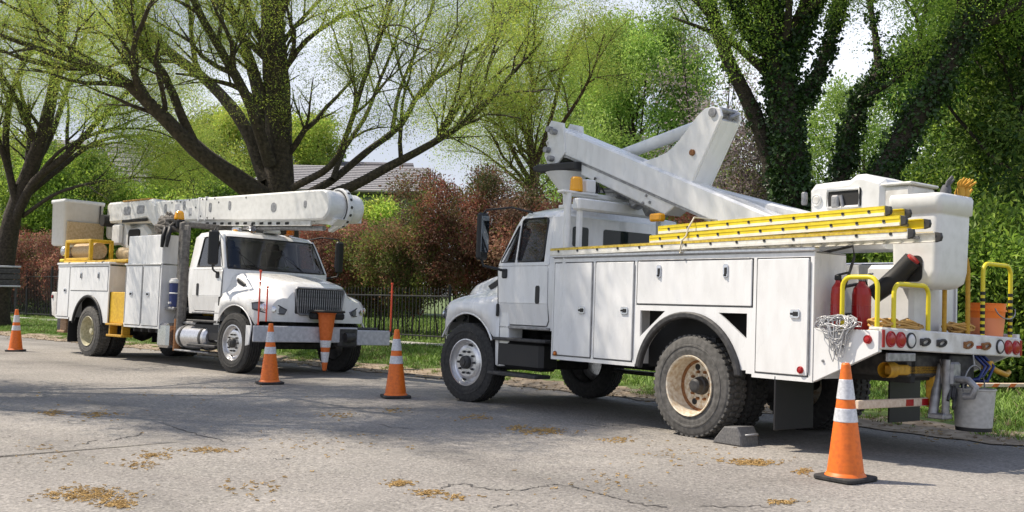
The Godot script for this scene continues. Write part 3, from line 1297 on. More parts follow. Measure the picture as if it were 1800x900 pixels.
		b = boxed(Vector3(fx - 1.0, .66, s * .95), Vector3(.9, .36, .3), .05)
		obj("step_box", b, M.black, root)
	# roof visor lip, clearance lamps
	for z in [-.55, -.18, .18, .55]:
		b = boxed(Vector3(fx - 1.12, 2.50, z), Vector3(.1, .05, .07), .015)
		obj("clearance_lamp", b, M.amber_lens, root)
	# back wall windows
	for w in [[-.99, -.72], [-.45, .45], [.72, .99]]:
		var zz := 2.11
		b = B.new()
		b.prism(rounded(w[0] * .93, 2.0, w[1] * .93, 2.24, .03), Vector3(fx - 1.752, 0, 0), Vector3(0, 0, 1), Vector3.UP, Vector3(-.006, 0, 0))
		obj("back_window", b, M.glass_dark, root)
	# bonnet with its wings: half profiles from the crown outward
	rings = []
	var xs := [-.60, -.585, -.57, -.56, -.52, -.44, -.32, -.18, -.04, .10, .24, .36, .46, .54, .555, .62, .70, .75, .775]
	for x in xs:
		var t := clampf((x + .6) / 1.38, 0, 1)
		var top := lerpf(1.755, 1.545, pow(t, 1.25)) - .12 * pow(clampf((x - .56) / .22, 0, 1), 2.0)
		var hh := lerpf(.98, .62, t)
		var eye := cos(clampf((x - .03) / 1.1, -1, 1) * PI / 2)
		var fy := lerpf(1.0, 1.37, pow(eye, .55)) if x > 0 else lerpf(1.24, 1.37, eye)
		var fw := 1.10 + .085 * smoothstep(-.60, -.48, x) - .02 * smoothstep(.2, .55, x) - .22 * pow(clampf((x - .45) / .33, 0, 1), 1.6)
		var bottom := 1.0
		var dx: float = absf(x - .0)
		if x <= -.57:
			bottom = .50
		elif dx < .60:
			bottom = .53 + sqrt(maxf(.0, .63 * .63 - x * x))
		else:
			bottom = .90
		bottom = minf(bottom, fy - .08)
		var half := [[0.0, top + .012], [hh * .35, top + .008], [hh * .7, top - .006], [hh * .9, top - .035], [hh, top - .10], [hh + .025, lerpf(top - .10, fy, .45)], [lerpf(hh, fw, .38), fy + .045], [lerpf(hh, fw, .68), fy + .015], [fw - .05, fy - .03], [fw - .012, fy - .08], [fw, minf(fy - .14, bottom + .25)], [fw, bottom + .02], [fw - .03, bottom]]
		var ring := []
		for i in range(half.size() - 1, -1, -1):
			ring.append(Vector3(fx + x, half[i][1], -half[i][0]))
		for i in range(1, half.size()):
			ring.append(Vector3(fx + x, half[i][1], half[i][0]))
		rings.append(ring)
	b = B.new()
	b.smooth()
	for i in rings.size() - 1:
		for k in rings[0].size() - 1:
			var mid := (rings[i][k] + rings[i + 1][k + 1]) * .5 as Vector3
			b.quad(rings[i][k], rings[i][k + 1], rings[i + 1][k + 1], rings[i + 1][k], mid - Vector3(fx + .1, .9, 0))
	b.flat()
	# nose
	var nose = rings[rings.size() - 1]
	var mid2 := Vector3(fx + .79, 1.2, 0)
	for k in nose.size():
		b.tri(mid2, nose[k], nose[(k + 1) % nose.size()], Vector3.RIGHT)
	var bonnet := obj("bonnet", b, M.paint, root)
	for s in [-1.0, 1.0]:
		# lip of the wheel arch, intake, rear panel of the wing
		b = B.new()
		var pts := PackedVector3Array()
		for q in arc(0, .53, .625, 28, 152, 16):
			pts.append(Vector3(fx + q[0], q[1], s * 1.172))
		b.tube(pts, .013, 6)
		obj("arch_lip", b, M.paint, bonnet)
		b = B.new()
		b.prism(pv([[-.60, .50], [-.60, 1.25], [-.78, 1.25], [-.80, .52]]), Vector3(fx, 0, s * .86), Vector3.RIGHT, Vector3.UP, Vector3(0, 0, s * .235), .012)
		obj("wing_panel", b, M.paint, bonnet)
		b = B.new()
		b.prism(pv([[-.10, 1.52], [-.36, 1.63], [-.38, 1.55], [-.16, 1.47]]), Vector3(fx, 0, s * .90), Vector3.RIGHT, Vector3.UP, Vector3(0, 0, s * .03), .006)
		obj("air_intake", b, M.black, bonnet)
		b = B.new()
		b.box(Vector3(fx - .585, 1.21, s * 1.12), Vector3(.035, .16, .04), .01)
		obj("bonnet_catch", b, M.black, bonnet)
		# headlamp
		b = B.new()
		var hl := []
		for q in [[.50, 1.20, 1.155], [.53, 1.10, 1.155], [.70, 1.035, .985], [.79, 1.03, .70], [.80, 1.10, .66], [.76, 1.17, .80], [.62, 1.22, 1.06]]:
			hl.append(Vector3(fx + q[0] + .012, q[1], s * (q[2] + .012)))
		var cc := Vector3(fx + .70, 1.12, s * .97)
		for k in hl.size():
			b.tri(cc + Vector3(.03, 0, s * .03), hl[k], hl[(k + 1) % hl.size()], Vector3(1, 0, s))
			b.quad(hl[k], hl[(k + 1) % hl.size()], hl[(k + 1) % hl.size()] - Vector3(.06, 0, s * .05), hl[k] - Vector3(.06, 0, s * .05), hl[k] - cc)
		var lamp := obj("headlamp", b, M.lamp_lens, root)
		for q in [[.735, 1.10, .90], [.66, 1.13, 1.03]]:
			b = B.new()
			b.lathe([Vector2(.055, -.02), Vector2(.058, .012), Vector2(.04, .02), Vector2(0, .024)], Transform3D(Basis(Quaternion(Vector3.UP, Vector3(.85, .05, s * .5).normalized())), Vector3(fx + q[0] + .03, q[1], s * (q[2] + .02))), 16)
			obj("reflector", b, M.chrome, lamp)
		b = B.new()
		var hp := PackedVector3Array()
		for q in hl:
			hp.append(q + Vector3(.004, 0, s * .004))
		b.tube(hp, .010, 6, false, true)
		obj("lamp_frame", b, M.seam, lamp)
	# grille
	b = boxed(Vector3(fx + .775, 1.26, 0), Vector3(.05, .44, 1.0), .02)
	var gr := obj("grille", b, M.black, root)
	b = B.new()
	var gp := PackedVector3Array()
	for q in [[1.06, -.44], [1.45, -.51], [1.485, -.47], [1.485, .47], [1.45, .51], [1.06, .44], [1.035, .40], [1.035, -.40]]:
		gp.append(Vector3(fx + .80, q[0], q[1]))
	b.tube(gp, .02, 6, false, true)
	obj("grille_surround", b, M.steel, gr)
	var bar := B.new()
	bar.box(Vector3(0, 0, 0), Vector3(.022, .40, .014), .004)
	var bm := bar.done()
	for i in 21:
		put("grille_bar", bm, M.steel, gr, Transform3D(Basis.IDENTITY, Vector3(fx + .808, 1.26, lerpf(-.45, .45, i / 20.0))))
	b = boxed(Vector3(fx + .81, 1.0, .0), Vector3(.02, .05, .12), .01)
	obj("marker", b, M.chrome, gr)
	# under the bonnet
	b = boxed(Vector3(fx - .05, .98, 0), Vector3(1.3, .75, 1.2), .05)
	obj("engine", b, M.matt_black, root)
	b = B.new()
	for s in [-1.0, 1.0]:
		b.box(Vector3(fx, 1.0, s * .72), Vector3(1.1, .5, .05), .0)
	obj("inner_wing", b, M.matt_black, root)


func chassis(root: Node3D, fx: float, tail: float) -> void:
	var b := B.new()
	for s in [-1.0, 1.0]:
		b.box(Vector3((fx + .7 + tail) / 2, .80, s * .43), Vector3(fx + .7 - tail, .24, .08), .01)
	for x in [tail + .1, .5, 1.6, fx - 1.2]:
		b.box(Vector3(x, .80, 0), Vector3(.1, .2, .86), .01)
	obj("chassis_rails", b, M.matt_black, root)
	b = B.new()
	b.rod(Vector3(0, .515, -.85), Vector3(0, .515, .85), .085, 12)
	b.lathe([Vector2(0, -.2), Vector2(.16, -.16), Vector2(.22, 0), Vector2(.16, .16), Vector2(0, .2)], Transform3D(OUT, Vector3(0, .53, 0)), 16, true)
	b.rod(Vector3(.1, .58, 0), Vector3(fx - .8, .72, 0), .05, 10)
	obj("rear_axle", b, M.dark_steel, root)
	b = B.new()
	b.box(Vector3(fx, .47, 0), Vector3(.12, .12, 1.9), .02)
	obj("front_axle", b, M.dark_steel, root)


# handles of the lockers: a bright dished plate with a paddle
func paddle(root: Node3D, c: Vector3, s: float, upright: bool) -> void:
	var w := .105
	var h := .085
	if upright:
		w = .06
		h = .135
	var b := B.new()
	b.prism(rounded(-w / 2, -h / 2, w / 2, h / 2, .018), c, Vector3.RIGHT, Vector3.UP, Vector3(0, 0, s * .012), .004)
	var p := obj("handle", b, M.chrome, root)
	b = B.new()
	b.box(c + Vector3(-w * .1, 0, s * .014), Vector3(w * .5, h * .5, .01), .003)
	b.lathe([Vector2(.011, 0), Vector2(.011, .018), Vector2(0, .02)], Transform3D(OUT if s > 0 else OUT * Basis(Vector3.RIGHT, PI), c + Vector3(w * .3 if not upright else 0.0, 0.0 if not upright else -h * .33, s * .006)), 10)
	obj("latch", b, M.black, p)


func round_lamp(root: Node3D, c: Vector3, out: Vector3, r: float, lens: Material, rim: Material, called := "tail_lamp") -> void:
	var xf := Transform3D(Basis(Quaternion(Vector3.UP, out)), c)
	var b := B.new()
	b.lathe([Vector2(r * .96, -.01), Vector2(r * .96, .012), Vector2(r * .7, .022), Vector2(0, .026)], xf, 20)
	var l := obj(called, b, lens, root)
	b = B.new()
	b.lathe([Vector2(r * 1.2, -.01), Vector2(r * 1.2, .012), Vector2(r * 1.1, .018), Vector2(r * .97, .014)], xf, 20)
	obj("lamp_rim", b, rim, l)


# ---------------------------------------------------------------- the truck on the right
const RT := Transform3D(Basis(Vector3(-.613904, 0, -.789381), Vector3(.019361, .999699, -.015057), Vector3(.789143, -.024527, -.613719)), Vector3(2.742448, -.029923, -11.381719))
const LT := Transform3D(Basis(Vector3(.721361, 0, .692559), Vector3(.020774, .999550, -.021638), Vector3(-.692247, .029996, .721037)), Vector3(-7.875629, -.036595, -22.507398))


func spot(t: Transform3D, local: Vector3, turn := 0.0) -> Transform3D:
	return t * Transform3D(Basis(Vector3.UP, turn), local)


# locker box along one side of the right truck; s is the side (-1 is towards the camera)
func right_lockers(root: Node3D, s: float) -> void:
	var z := s * 1.22
	var zi := s * .74
	var b := B.new()
	# carcasses behind the doors
	b.prism(pv([[.80, .69], [.80, 1.83], [2.14, 1.83], [2.14, .69]]), Vector3(0, 0, z - s * .03), Vector3.RIGHT, Vector3.UP, Vector3(0, 0, zi - z), .004)
	b.prism(pv([[-1.47, .69], [-1.47, 1.83], [-.83, 1.83], [-.83, .69]]), Vector3(0, 0, z - s * .03), Vector3.RIGHT, Vector3.UP, Vector3(0, 0, zi - z), .004)
	b.prism(pv([[-.82, 1.31], [-.82, 1.829], [.79, 1.829], [.79, 1.31]]), Vector3(0, 0, z - s * .03), Vector3.RIGHT, Vector3.UP, Vector3(0, 0, zi - z), .004)
	var box := obj("locker", b, M.paint, root)
	# skins round the doors
	b = B.new()
	var skin := func(poly: Array) -> void: b.prism(pv(poly), Vector3(0, 0, z), Vector3.RIGHT, Vector3.UP, Vector3(0, 0, -s * .026), 0.0)
	skin.call([[2.15, .66], [2.15, 1.84], [2.13, 1.84], [2.13, .66]])
	skin.call([[2.13, 1.79], [2.13, 1.84], [-1.49, 1.84], [-1.49, 1.79]])
	skin.call([[2.13, .66], [2.13, .70], [.80, .70], [.80, .66]])
	skin.call([[1.46, .70], [1.46, 1.79], [1.425, 1.79], [1.425, .70]])
	skin.call([[.80, .66], [.80, 1.79], [.765, 1.79], [.765, .66]])
	skin.call([[-.805, .66], [-.805, 1.79], [-.84, 1.79], [-.84, .66]])
	skin.call([[-1.45, .66], [-1.45, 1.79], [-1.49, 1.79], [-1.49, .66]])
	skin.call([[-.84, .66], [-.84, .70], [-1.45, .70], [-1.45, .66]])
	skin.call([[.765, 1.26], [.765, 1.315], [-.805, 1.315], [-.805, 1.26]])
	skin.call([[.765, .69], [.765, 1.26], [.70, 1.26], [.70, .69]])
	skin.call([[-.735, .69], [-.735, 1.26], [-.805, 1.26], [-.805, .69]])
	var a := arc(.02, .54, .66, 15, 165, 22)
	skin.call([[-.735, .72], [-.735, 1.01], [-.38, 1.26], [.34, 1.26], [.70, .98], [.70, .72]] + a)
	obj("side_skin", b, M.paint, box)
	# dark wells behind the cut-outs and over the wheel
	b = B.new()
	b.box(Vector3(.0, .98, s * .98), Vector3(1.58, .62, .01))
	b.box(Vector3(.0, 1.29, s * 1.08), Vector3(1.58, .015, .2))
	obj("wheel_well", b, M.matt_black, box)
	b = B.new()
	var fl := arc(.02, .54, .72, 10, 170, 26)
	var fin := arc(.02, .54, .655, 170, 10, 26)
	b.prism(pv(fl + fin), Vector3(0, 0, z - s * .03), Vector3.RIGHT, Vector3.UP, Vector3(0, 0, s * .075), .014)
	obj("wheel_flare", b, M.dark_steel, box)
	# doors
	for d in [[1.475, .715, 2.118, 1.778, 1.62, 1.24, 0], [.812, .715, 1.412, 1.778, .93, 1.25, 0], [-.79, 1.33, .75, 1.778, .43, 1.67, 1], [-1.437, .715, -.852, 1.778, -1.30, 1.27, 0]]:
		b = B.new()
		b.prism(rounded(d[0], d[1], d[2], d[3], .012, 2), Vector3(0, 0, z - s * .012), Vector3.RIGHT, Vector3.UP, Vector3(0, 0, s * .022), .006)
		var door := obj("locker_door", b, M.paint, root)
		paddle(door, Vector3(d[4], d[5], z + s * .012), s, d[6] == 1)
		if d[6] == 1:
			paddle(door, Vector3(-.47, d[5], z + s * .012), s, true)
		b = B.new()
		var g := .008
		b.prism(rounded(d[0] - g, d[1] - g, d[2] + g, d[3] + g, .014, 2), Vector3(0, 0, z - s * .02), Vector3.RIGHT, Vector3.UP, Vector3(0, 0, s * .021), 0.0)
		obj("door_seal", b, M.seam, door)
		b = B.new()
		if d[6] == 1:
			b.rod(Vector3(d[0] + .03, d[3] + .012, z + s * .008), Vector3(d[2] - .03, d[3] + .012, z + s * .008), .007, 6)
		else:
			b.rod(Vector3(d[0] - .012, d[1] + .03, z + s * .008), Vector3(d[0] - .012, d[3] - .03, z + s * .008), .007, 6)
		obj("hinge", b, M.steel, door)
	# rail and drip edge along the top
	b = boxed(Vector3(.33, 1.862, s * 1.20), Vector3(3.66, .04, .09), .01)
	obj("top_rail", b, M.alloy, root)
	b = boxed(Vector3(.33, 1.838, s * .98), Vector3(3.62, .012, .50), .004)
	obj("locker_top", b, M.steel, root)
	# the low side of the tail
	b = B.new()
	b.prism(pv([[-1.495, .665], [-2.15, .97], [-2.15, 1.15], [-1.495, 1.15]]), Vector3(0, 0, z - s * .004), Vector3.RIGHT, Vector3.UP, Vector3(0, 0, -s * .05), .004)
	var wing := obj("tail_side", b, M.paint, root)
	round_lamp(wing, Vector3(-2.05, 1.07, z), Vector3(0, 0, s), .032, M.red_lens, M.red_paint, "side_lamp")
	round_lamp(wing, Vector3(-1.37, .765, z + s * .008), Vector3(0, 0, s), .028, M.red_lens, M.red_paint, "side_lamp")
	round_lamp(wing, Vector3(2.06, .73, z + s * .008), Vector3(0, 0, s), .024, M.orange_lens, M.rust, "side_lamp")
	b = B.new()
	for q in [[-1.60, .86], [-1.80, 1.0]]:
		b.lathe([Vector2(.014, 0), Vector2(.012, .008), Vector2(0, .009)], Transform3D(OUT if s > 0 else OUT * Basis(Vector3.RIGHT, PI), Vector3(q[0], q[1], z)), 8)
	obj("bolt_head", b, M.steel, wing)
	# mud flap
	b = boxed(Vector3(-1.08, .44, s * .93), Vector3(.02, .50, .58), .004)
	obj("mud_flap", b, M.black, root)


func beam_poly(a: Vector2, c: Vector2, up: float, down: float) -> PackedVector2Array:
	var d := (c - a).normalized()
	var n := Vector2(-d.y, d.x)
	return PackedVector2Array([a + n * up, c + n * up, c - n * down, a - n * down])


func make_right_truck() -> void:
	var root := thing("utility_truck", "nearer white bucket truck with yellow ladders stacked along its side, facing left", "truck", RT, "utility trucks parked along the road")
	var b: B
	cab(root, 3.93, -1.0, false)
	chassis(root, 3.93, -2.0)
	var flip := Basis(Vector3.UP, PI)
	wheel(root, Transform3D(flip, Vector3(0, .515, -1.055)), true, true)
	wheel(root, Transform3D(Basis.IDENTITY, Vector3(0, .515, 1.055)), true, true)
	wheel(root, Transform3D(Basis(Vector3.UP, .13) * flip, Vector3(3.93, .515, -1.045)), false, false)
	wheel(root, Transform3D(Basis(Vector3.UP, .13), Vector3(3.93, .515, 1.045)), false, false)
	for s in [-1.0, 1.0]:
		right_lockers(root, s)
	# front bumper, out of sight round the nose
	obj("front_bumper", boxed(Vector3(4.70, .70, 0), Vector3(.1, .30, 1.9), .03), M.chrome, root)
	# bed
	obj("bed_floor", boxed(Vector3(.0, 1.035, 0), Vector3(4.26, .05, 1.48), .005), M.steel, root)
	b = B.new()
	for x in [-1.0, -.2, 1.2, 2.0]:
		b.box(Vector3(x, .96, 0), Vector3(.09, .1, 2.2), .005)
	obj("cross_member", b, M.dark_steel, root)
	obj("tail_floor", boxed(Vector3(-1.82, 1.04, 0), Vector3(.66, .04, 2.34), .005), M.steel, root)
	# tail board with its lamps
	var tip := Basis(Vector3(1, 0, 0), .028)
	b = B.new()
	b.box(Vector3(-2.155, 1.05, 0), Vector3(.04, .185, 2.40), .01, tip)
	b.box(Vector3(-2.10, 1.135, 0), Vector3(.13, .025, 2.38), .006, tip)
	var tb := obj("tail_board", b, M.old_white, root)
	for q in [[-.93, M.red_lens, M.red_paint], [-1.08, M.red_lens, M.red_paint], [-.77, M.clear_lens, M.dark_steel], [.77, M.clear_lens, M.dark_steel], [.93, M.red_lens, M.red_paint], [1.08, M.red_lens, M.red_paint]]:
		round_lamp(tb, Vector3(-2.176, 1.05 - q[0] * .028, q[0]), Vector3(-1, 0, 0), .058, q[1], q[2])
	for q in [-1.185, 1.185]:
		obj("reflector", boxed(Vector3(-2.178, 1.05 - q * .028, q), Vector3(.012, .15, .035), .004), M.red_lens, tb)
	for q in [-.55, -.28, .18, .50]:
		b = B.new()
		var lp := PackedVector3Array()
		for i in 10:
			var an := TAU * i / 10
			lp.append(Vector3(-2.19 - .012 * sin(an), 1.045 - q * .028 + .028 * sin(an), q + .062 * cos(an)))
		b.tube(lp, .013, 6, false, true)
		b.box(Vector3(-2.18, 1.045 - q * .028, q - .05), Vector3(.02, .06, .045), .006)
		obj("shackle", b, M.dark_steel if q < .1 else M.rust, tb)
	b = B.new()
	b.box(Vector3(-2.165, .925, -.90), Vector3(.03, .07, .42), .005)
	obj("rating_plate", b, M.steel, tb)
	obj("reflector_bar", boxed(Vector3(-2.178, 1.02, .42), Vector3(.01, .03, .16), .003), M.red_lens, tb)
	# grab hoops on the tail
	var hs := [[Vector3(-1.74, 1.15, -1.15), Vector3(-2.09, 1.15, -1.15), .46], [Vector3(-2.12, 1.14, -.95), Vector3(-2.12, 1.13, -.40), .42], [Vector3(-2.12, 1.12, .55), Vector3(-2.12, 1.10, 1.08), .70]]
	for q in hs:
		var h := obj("grab_hoop", hoop(q[0], q[1], q[2], .021), M.lemon, root)
		if q[2] > .6:
			b = B.new()
			for zz in [.55, 1.08]:
				for k in 7:
					b.lathe([Vector2(.0225, -.016), Vector2(.0225, .016)], Transform3D(Basis.IDENTITY, Vector3(-2.12, 1.16 + k * .062, zz)), 10)
			obj("black_band", b, M.black, h)
	b = B.new()
	b.tube(PackedVector3Array([Vector3(-2.10, 1.12, .32), Vector3(-2.10, 1.74, .31), Vector3(-2.10, 1.84, .28), Vector3(-2.10, 1.88, .22), Vector3(-2.10, 1.87, .14)]), .022, 10)
	obj("hand_post", b, M.dull_yellow, root)
	# under the tail: hitch, outrigger, winch gear
	b = B.new()
	b.box(Vector3(-1.95, .80, -.38), Vector3(.10, .09, .72), .012)
	b.box(Vector3(-1.95, .64, -.04), Vector3(.09, .38, .06), .012)
	b.lathe([Vector2(.07, -.07), Vector2(.07, .07), Vector2(0, .07)], Transform3D(Basis(Vector3.RIGHT, PI / 2), Vector3(-1.95, .80, -.74)), 14)
	obj("outrigger_bracket", b, M.dull_yellow, root)
	b = boxed(Vector3(-1.92, .50, -.60), Vector3(.04, .075, 1.14), .006)
	var un := obj("under_run_bar", b, M.pale_wood, root)
	for zz in [-.38, -.12]:
		obj("red_stripe", boxed(Vector3(-1.942, .50, zz), Vector3(.006, .06, .12), .002), M.red_lens, un)
	b = B.new()
	b.box(Vector3(-1.55, .84, 0), Vector3(.9, .22, 1.0), .02)
	b.box(Vector3(-1.9, .82, .25), Vector3(.4, .26, .42), .02)
	obj("hitch_frame", b, M.dark_steel, root)
	b = B.new()
	b.box(Vector3(-2.08, .77, .05), Vector3(.14, .22, .16), .02)
	b.tube(PackedVector3Array([Vector3(-2.15, .72, .05), Vector3(-2.26, .72, .05), Vector3(-2.33, .66, .05), Vector3(-2.30, .58, .05), Vector3(-2.22, .57, .05)]), .035, 10)
	b.rod(Vector3(-2.1, .90, -.05), Vector3(-2.1, .40, -.05), .035, 10)
	b.rod(Vector3(-2.0, .85, .02), Vector3(-2.0, .36, -.10), .045, 10)
	b.box(Vector3(-2.05, .38, -.06), Vector3(.16, .05, .16), .01)
	obj("pintle_hitch", b, M.steel, root)
	for q in [[-.02, .88, .10, .42], [.04, .86, .0, .52], [.16, .9, .2, .60], [.24, .86, .16, .55], [-.08, .9, -.02, .5]]:
		b = B.new()
		var hp := []
		for i in 9:
			var f := i / 8.0
			hp.append(Vector3(-2.05 - .10 * sin(f * PI), lerpf(q[1], q[3], sin(f * PI) * .9 + .05 * f), lerpf(q[0], q[2], f) + .05 * sin(f * 9.0)))
		b.tube(PackedVector3Array(hp), .014, 7)
		obj("hydraulic_hose", b, M.dark_steel, root)
	b = B.new()
	for q in [[-2.08, .66, .12], [-2.06, .60, .2], [-2.1, .70, .24]]:
		b.lathe([Vector2(0, -.05), Vector2(.035, -.04), Vector2(.04, .03), Vector2(.02, .05), Vector2(0, .06)], Transform3D(Basis(Vector3(0, 0, 1), 1.2), Vector3(q[0], q[1], q[2])), 10)
	obj("coupling", b, M.steel, root)
	b = B.new()
	b.tube(PackedVector3Array([Vector3(-2.12, .86, .62), Vector3(-2.2, .80, .66), Vector3(-2.22, .76, .82), Vector3(-2.16, .78, .98)]), .026, 8)
	b.box(Vector3(-2.14, .84, .62), Vector3(.10, .10, .08), .015)
	obj("safety_hook", b, M.dull_yellow, root)
	b = B.new()
	for q in [[.42, .0], [.50, .3], [.58, -.2]]:
		b.tube(PackedVector3Array([Vector3(-2.10, .95, q[0]), Vector3(-2.2, .84, q[0] + .04), Vector3(-2.19, .72 + q[1] * .1, q[0] - .06), Vector3(-2.1, .70, q[0] - .14), Vector3(-2.0, .80, q[0] - .18)]), .015, 7)
	obj("air_line", b, M.blue, root)
	# pedestal, turret and booms
	b = B.new()
	b.lathe([Vector2(.42, 1.06), Vector2(.42, 1.12), Vector2(.30, 1.14), Vector2(.28, 1.75), Vector2(.36, 1.77), Vector2(.36, 1.86), Vector2(.0, 1.86)], Transform3D(Basis.IDENTITY, Vector3(-.15, 0, .0)), 28)
	obj("pedestal", b, M.fibre_white, root)
	var p0 := Vector2(2.95, 3.42)
	var p1 := Vector2(-.60, 2.06)
	b = B.new()
	b.prism(beam_poly(p0, p1, -.155, -.155), Vector3(0, 0, -.60), Vector3.RIGHT, Vector3.UP, Vector3(0, 0, .32), .025)
	var low := obj("lower_boom", b, M.paint, root)
	b = B.new()
	b.prism(PackedVector2Array([Vector2(2.44, 3.075), Vector2(2.43, 2.915), Vector2(.99, 2.345), Vector2(.80, 2.45)]), Vector3(0, 0, -.597), Vector3.RIGHT, Vector3.UP, Vector3(0, 0, .27), .012)
	obj("boom_keel", b, M.fibre_white, low)
	b = B.new()
	b.prism(beam_poly(Vector2(2.85, 3.22), Vector2(.3, 2.245), .012, .012), Vector3(0, 0, -.604), Vector3.RIGHT, Vector3.UP, Vector3(0, 0, .01), 0.0)
	obj("boom_flange", b, M.steel, low)
	for q in [[1.28, 2.58], [1.22, 2.50], [1.33, 2.50]]:
		b = B.new()
		b.lathe([Vector2(.018, 0), Vector2(.016, .012), Vector2(0, .014)], Transform3D(OUT * Basis(Vector3.RIGHT, PI), Vector3(q[0], q[1], -.60)), 8)
		obj("bolt_head", b, M.steel, low)
	# head of the boom: clevis plates, pins, fittings
	b = B.new()
	for zz in [-.615, -.30]:
		b.prism(pv([[2.78, 3.60], [3.02, 3.66], [3.10, 3.56], [3.06, 3.36], [3.14, 3.22], [3.06, 3.08], [2.90, 3.06], [2.72, 3.22]]), Vector3(0, 0, zz), Vector3.RIGHT, Vector3.UP, Vector3(0, 0, .035), .006)
	var head := obj("boom_head", b, M.fibre_white, low)
	for q in [[3.0, 3.54], [2.92, 3.50], [3.04, 3.28], [2.96, 3.16]]:
		b = B.new()
		b.lathe([Vector2(.038, -.05), Vector2(.038, .40), Vector2(0, .40)], Transform3D(OUT, Vector3(q[0], q[1], -.64)), 14)
		b.lathe([Vector2(0, -.055), Vector2(.038, -.05)], Transform3D(OUT, Vector3(q[0], q[1], -.64)), 14)
		obj("pin", b, M.steel, head)
	b = B.new()
	b.tube(PackedVector3Array([Vector3(3.05, 3.48, -.55), Vector3(3.16, 3.40, -.55), Vector3(3.12, 3.26, -.5), Vector3(3.18, 3.14, -.48), Vector3(3.02, 3.02, -.45)]), .022, 8)
	b.tube(PackedVector3Array([Vector3(3.0, 3.60, -.4), Vector3(3.12, 3.52, -.42), Vector3(3.10, 3.34, -.45)]), .018, 8)
	obj("hydraulic_hose", b, M.fibre_white, head)
	# boom rest over the cab
	b = B.new()
	b.prism(pv([[2.42, 2.97], [2.42, 3.07], [3.18, 3.10], [3.28, 3.07], [3.26, 3.02], [3.10, 2.98]]), Vector3(0, 0, -.70), Vector3.RIGHT, Vector3.UP, Vector3(0, 0, .50), .02)
	obj("boom_rest_pad", b, M.black, root)
	b = B.new()
	var rs := Transform3D(Basis.IDENTITY, Vector3(2.80, 0, -.50))
	b.lathe([Vector2(.045, 2.62), Vector2(.05, 2.70), Vector2(.14, 2.80), Vector2(.26, 2.95), Vector2(.28, 2.975), Vector2(0, 2.98)], rs, 20)
	b.rod(Vector3(2.80, 2.46, -.50), Vector3(2.80, 2.72, -.50), .045, 10)
	b.box(Vector3(2.5, 2.545, -.5), Vector3(.8, .05, .10), .01)
	obj("boom_rest", b, M.fibre_white, root)
	# post behind the cab, with its beacon
	b = B.new()
	b.rod(Vector3(1.97, 1.05, -1.19), Vector3(1.97, 2.60, -1.19), .042, 12)
	b.box(Vector3(1.99, 2.615, -1.02), Vector3(.12, .03, .55), .008)
	b.box(Vector3(1.99, 2.60, -.2), Vector3(.06, .06, 2.0), .01)
	obj("headache_post", b, M.fibre_white, root)
	b = B.new()
	b.lathe([Vector2(.075, 0), Vector2(.08, .02), Vector2(.072, .15), Vector2(.055, .175), Vector2(0, .18)], Transform3D(Basis.IDENTITY, Vector3(1.99, 2.63, -1.05)), 18)
	obj("beacon", b, M.amber_lens, root)
	obj("junction_box", boxed(Vector3(1.99, 2.71, -.86), Vector3(.12, .16, .15), .015), M.white_plastic, root)
	for q in [[-.78, .3], [-.68, .2], [-.6, .12]]:
		b = B.new()
		var hp := []
		for i in 10:
			var f := i / 9.0
			hp.append(Vector3(lerpf(1.99, 2.3, f), 2.66 + .16 * sin(f * PI) * q[1] * 4.0, lerpf(q[0], -.45, f)))
		b.tube(PackedVector3Array(hp), .012, 6)
		obj("cable", b, M.black, root)
	b = B.new()
	for q in [Vector3(2.05, 2.66, -.35), Vector3(1.85, 2.64, -.2), Vector3(1.7, 2.56, -.3), Vector3(1.5, 2.48, -.25)]:
		b.box(q, Vector3(.22, .14, .2), .03, Basis(Vector3(.3, 1, .2).normalized(), q.x * 3.0))
	b.tube(PackedVector3Array([Vector3(2.3, 2.72, -.45), Vector3(1.9, 2.7, -.5), Vector3(1.5, 2.52, -.48), Vector3(1.1, 2.35, -.45)]), .03, 8)
	obj("valve_block", b, M.steel, root)
	# grey beam across the back of the cab
	b = B.new()
	b.box(Vector3(1.86, 2.47, -.46), Vector3(.13, .14, 1.42), .02)
	b.box(Vector3(1.86, 2.30, .23), Vector3(.09, .42, .07), .01)
	b.box(Vector3(1.86, 2.0, -1.1), Vector3(.06, .9, .06), .01)
	obj("cab_guard", b, M.fibre_white, root)
	# knuckle that carries the upper boom
	b = B.new()
	var k := pv([[.36, 3.50], [.25, 3.47], [.22, 3.38], [.62, 2.70], [.70, 2.42], [1.10, 2.42], [1.62, 2.74], [1.58, 2.98], [1.36, 2.995], [1.18, 3.02], [1.03, 3.06], [.93, 3.115], [.84, 3.18], [.72, 3.29], [.58, 3.42], [.47, 3.49]])
	b.prism(k, Vector3(0, 0, -.56), Vector3.RIGHT, Vector3.UP, Vector3(0, 0, .035), .008)
	b.prism(k, Vector3(0, 0, -.255), Vector3.RIGHT, Vector3.UP, Vector3(0, 0, .035), .008)
	var kn := obj("knuckle", b, M.paint, root)
	b = B.new()
	b.prism(pv([[.245, 3.34], [.285, 3.37], [.665, 2.72], [.625, 2.69]]), Vector3(0, 0, -.525), Vector3.RIGHT, Vector3.UP, Vector3(0, 0, .27), .004)
	obj("knuckle_web", b, M.paint, kn)
	for q in [[.34, 3.43, .05], [.62, 3.02, .035], [1.25, 2.85, .06]]:
		b = B.new()
		b.lathe([Vector2(0, -.02), Vector2(q[2], -.012), Vector2(q[2], .365), Vector2(0, .365)], Transform3D(OUT, Vector3(q[0], q[1], -.572)), 16)
		obj("pin", b, M.steel if q[2] > .04 else M.rust, kn)
	b = B.new()
	b.box(Vector3(.30, 3.45, -.32), Vector3(.08, .07, .09), .01)
	b.rod(Vector3(.28, 3.46, -.52), Vector3(.28, 3.46, -.26), .03, 10)
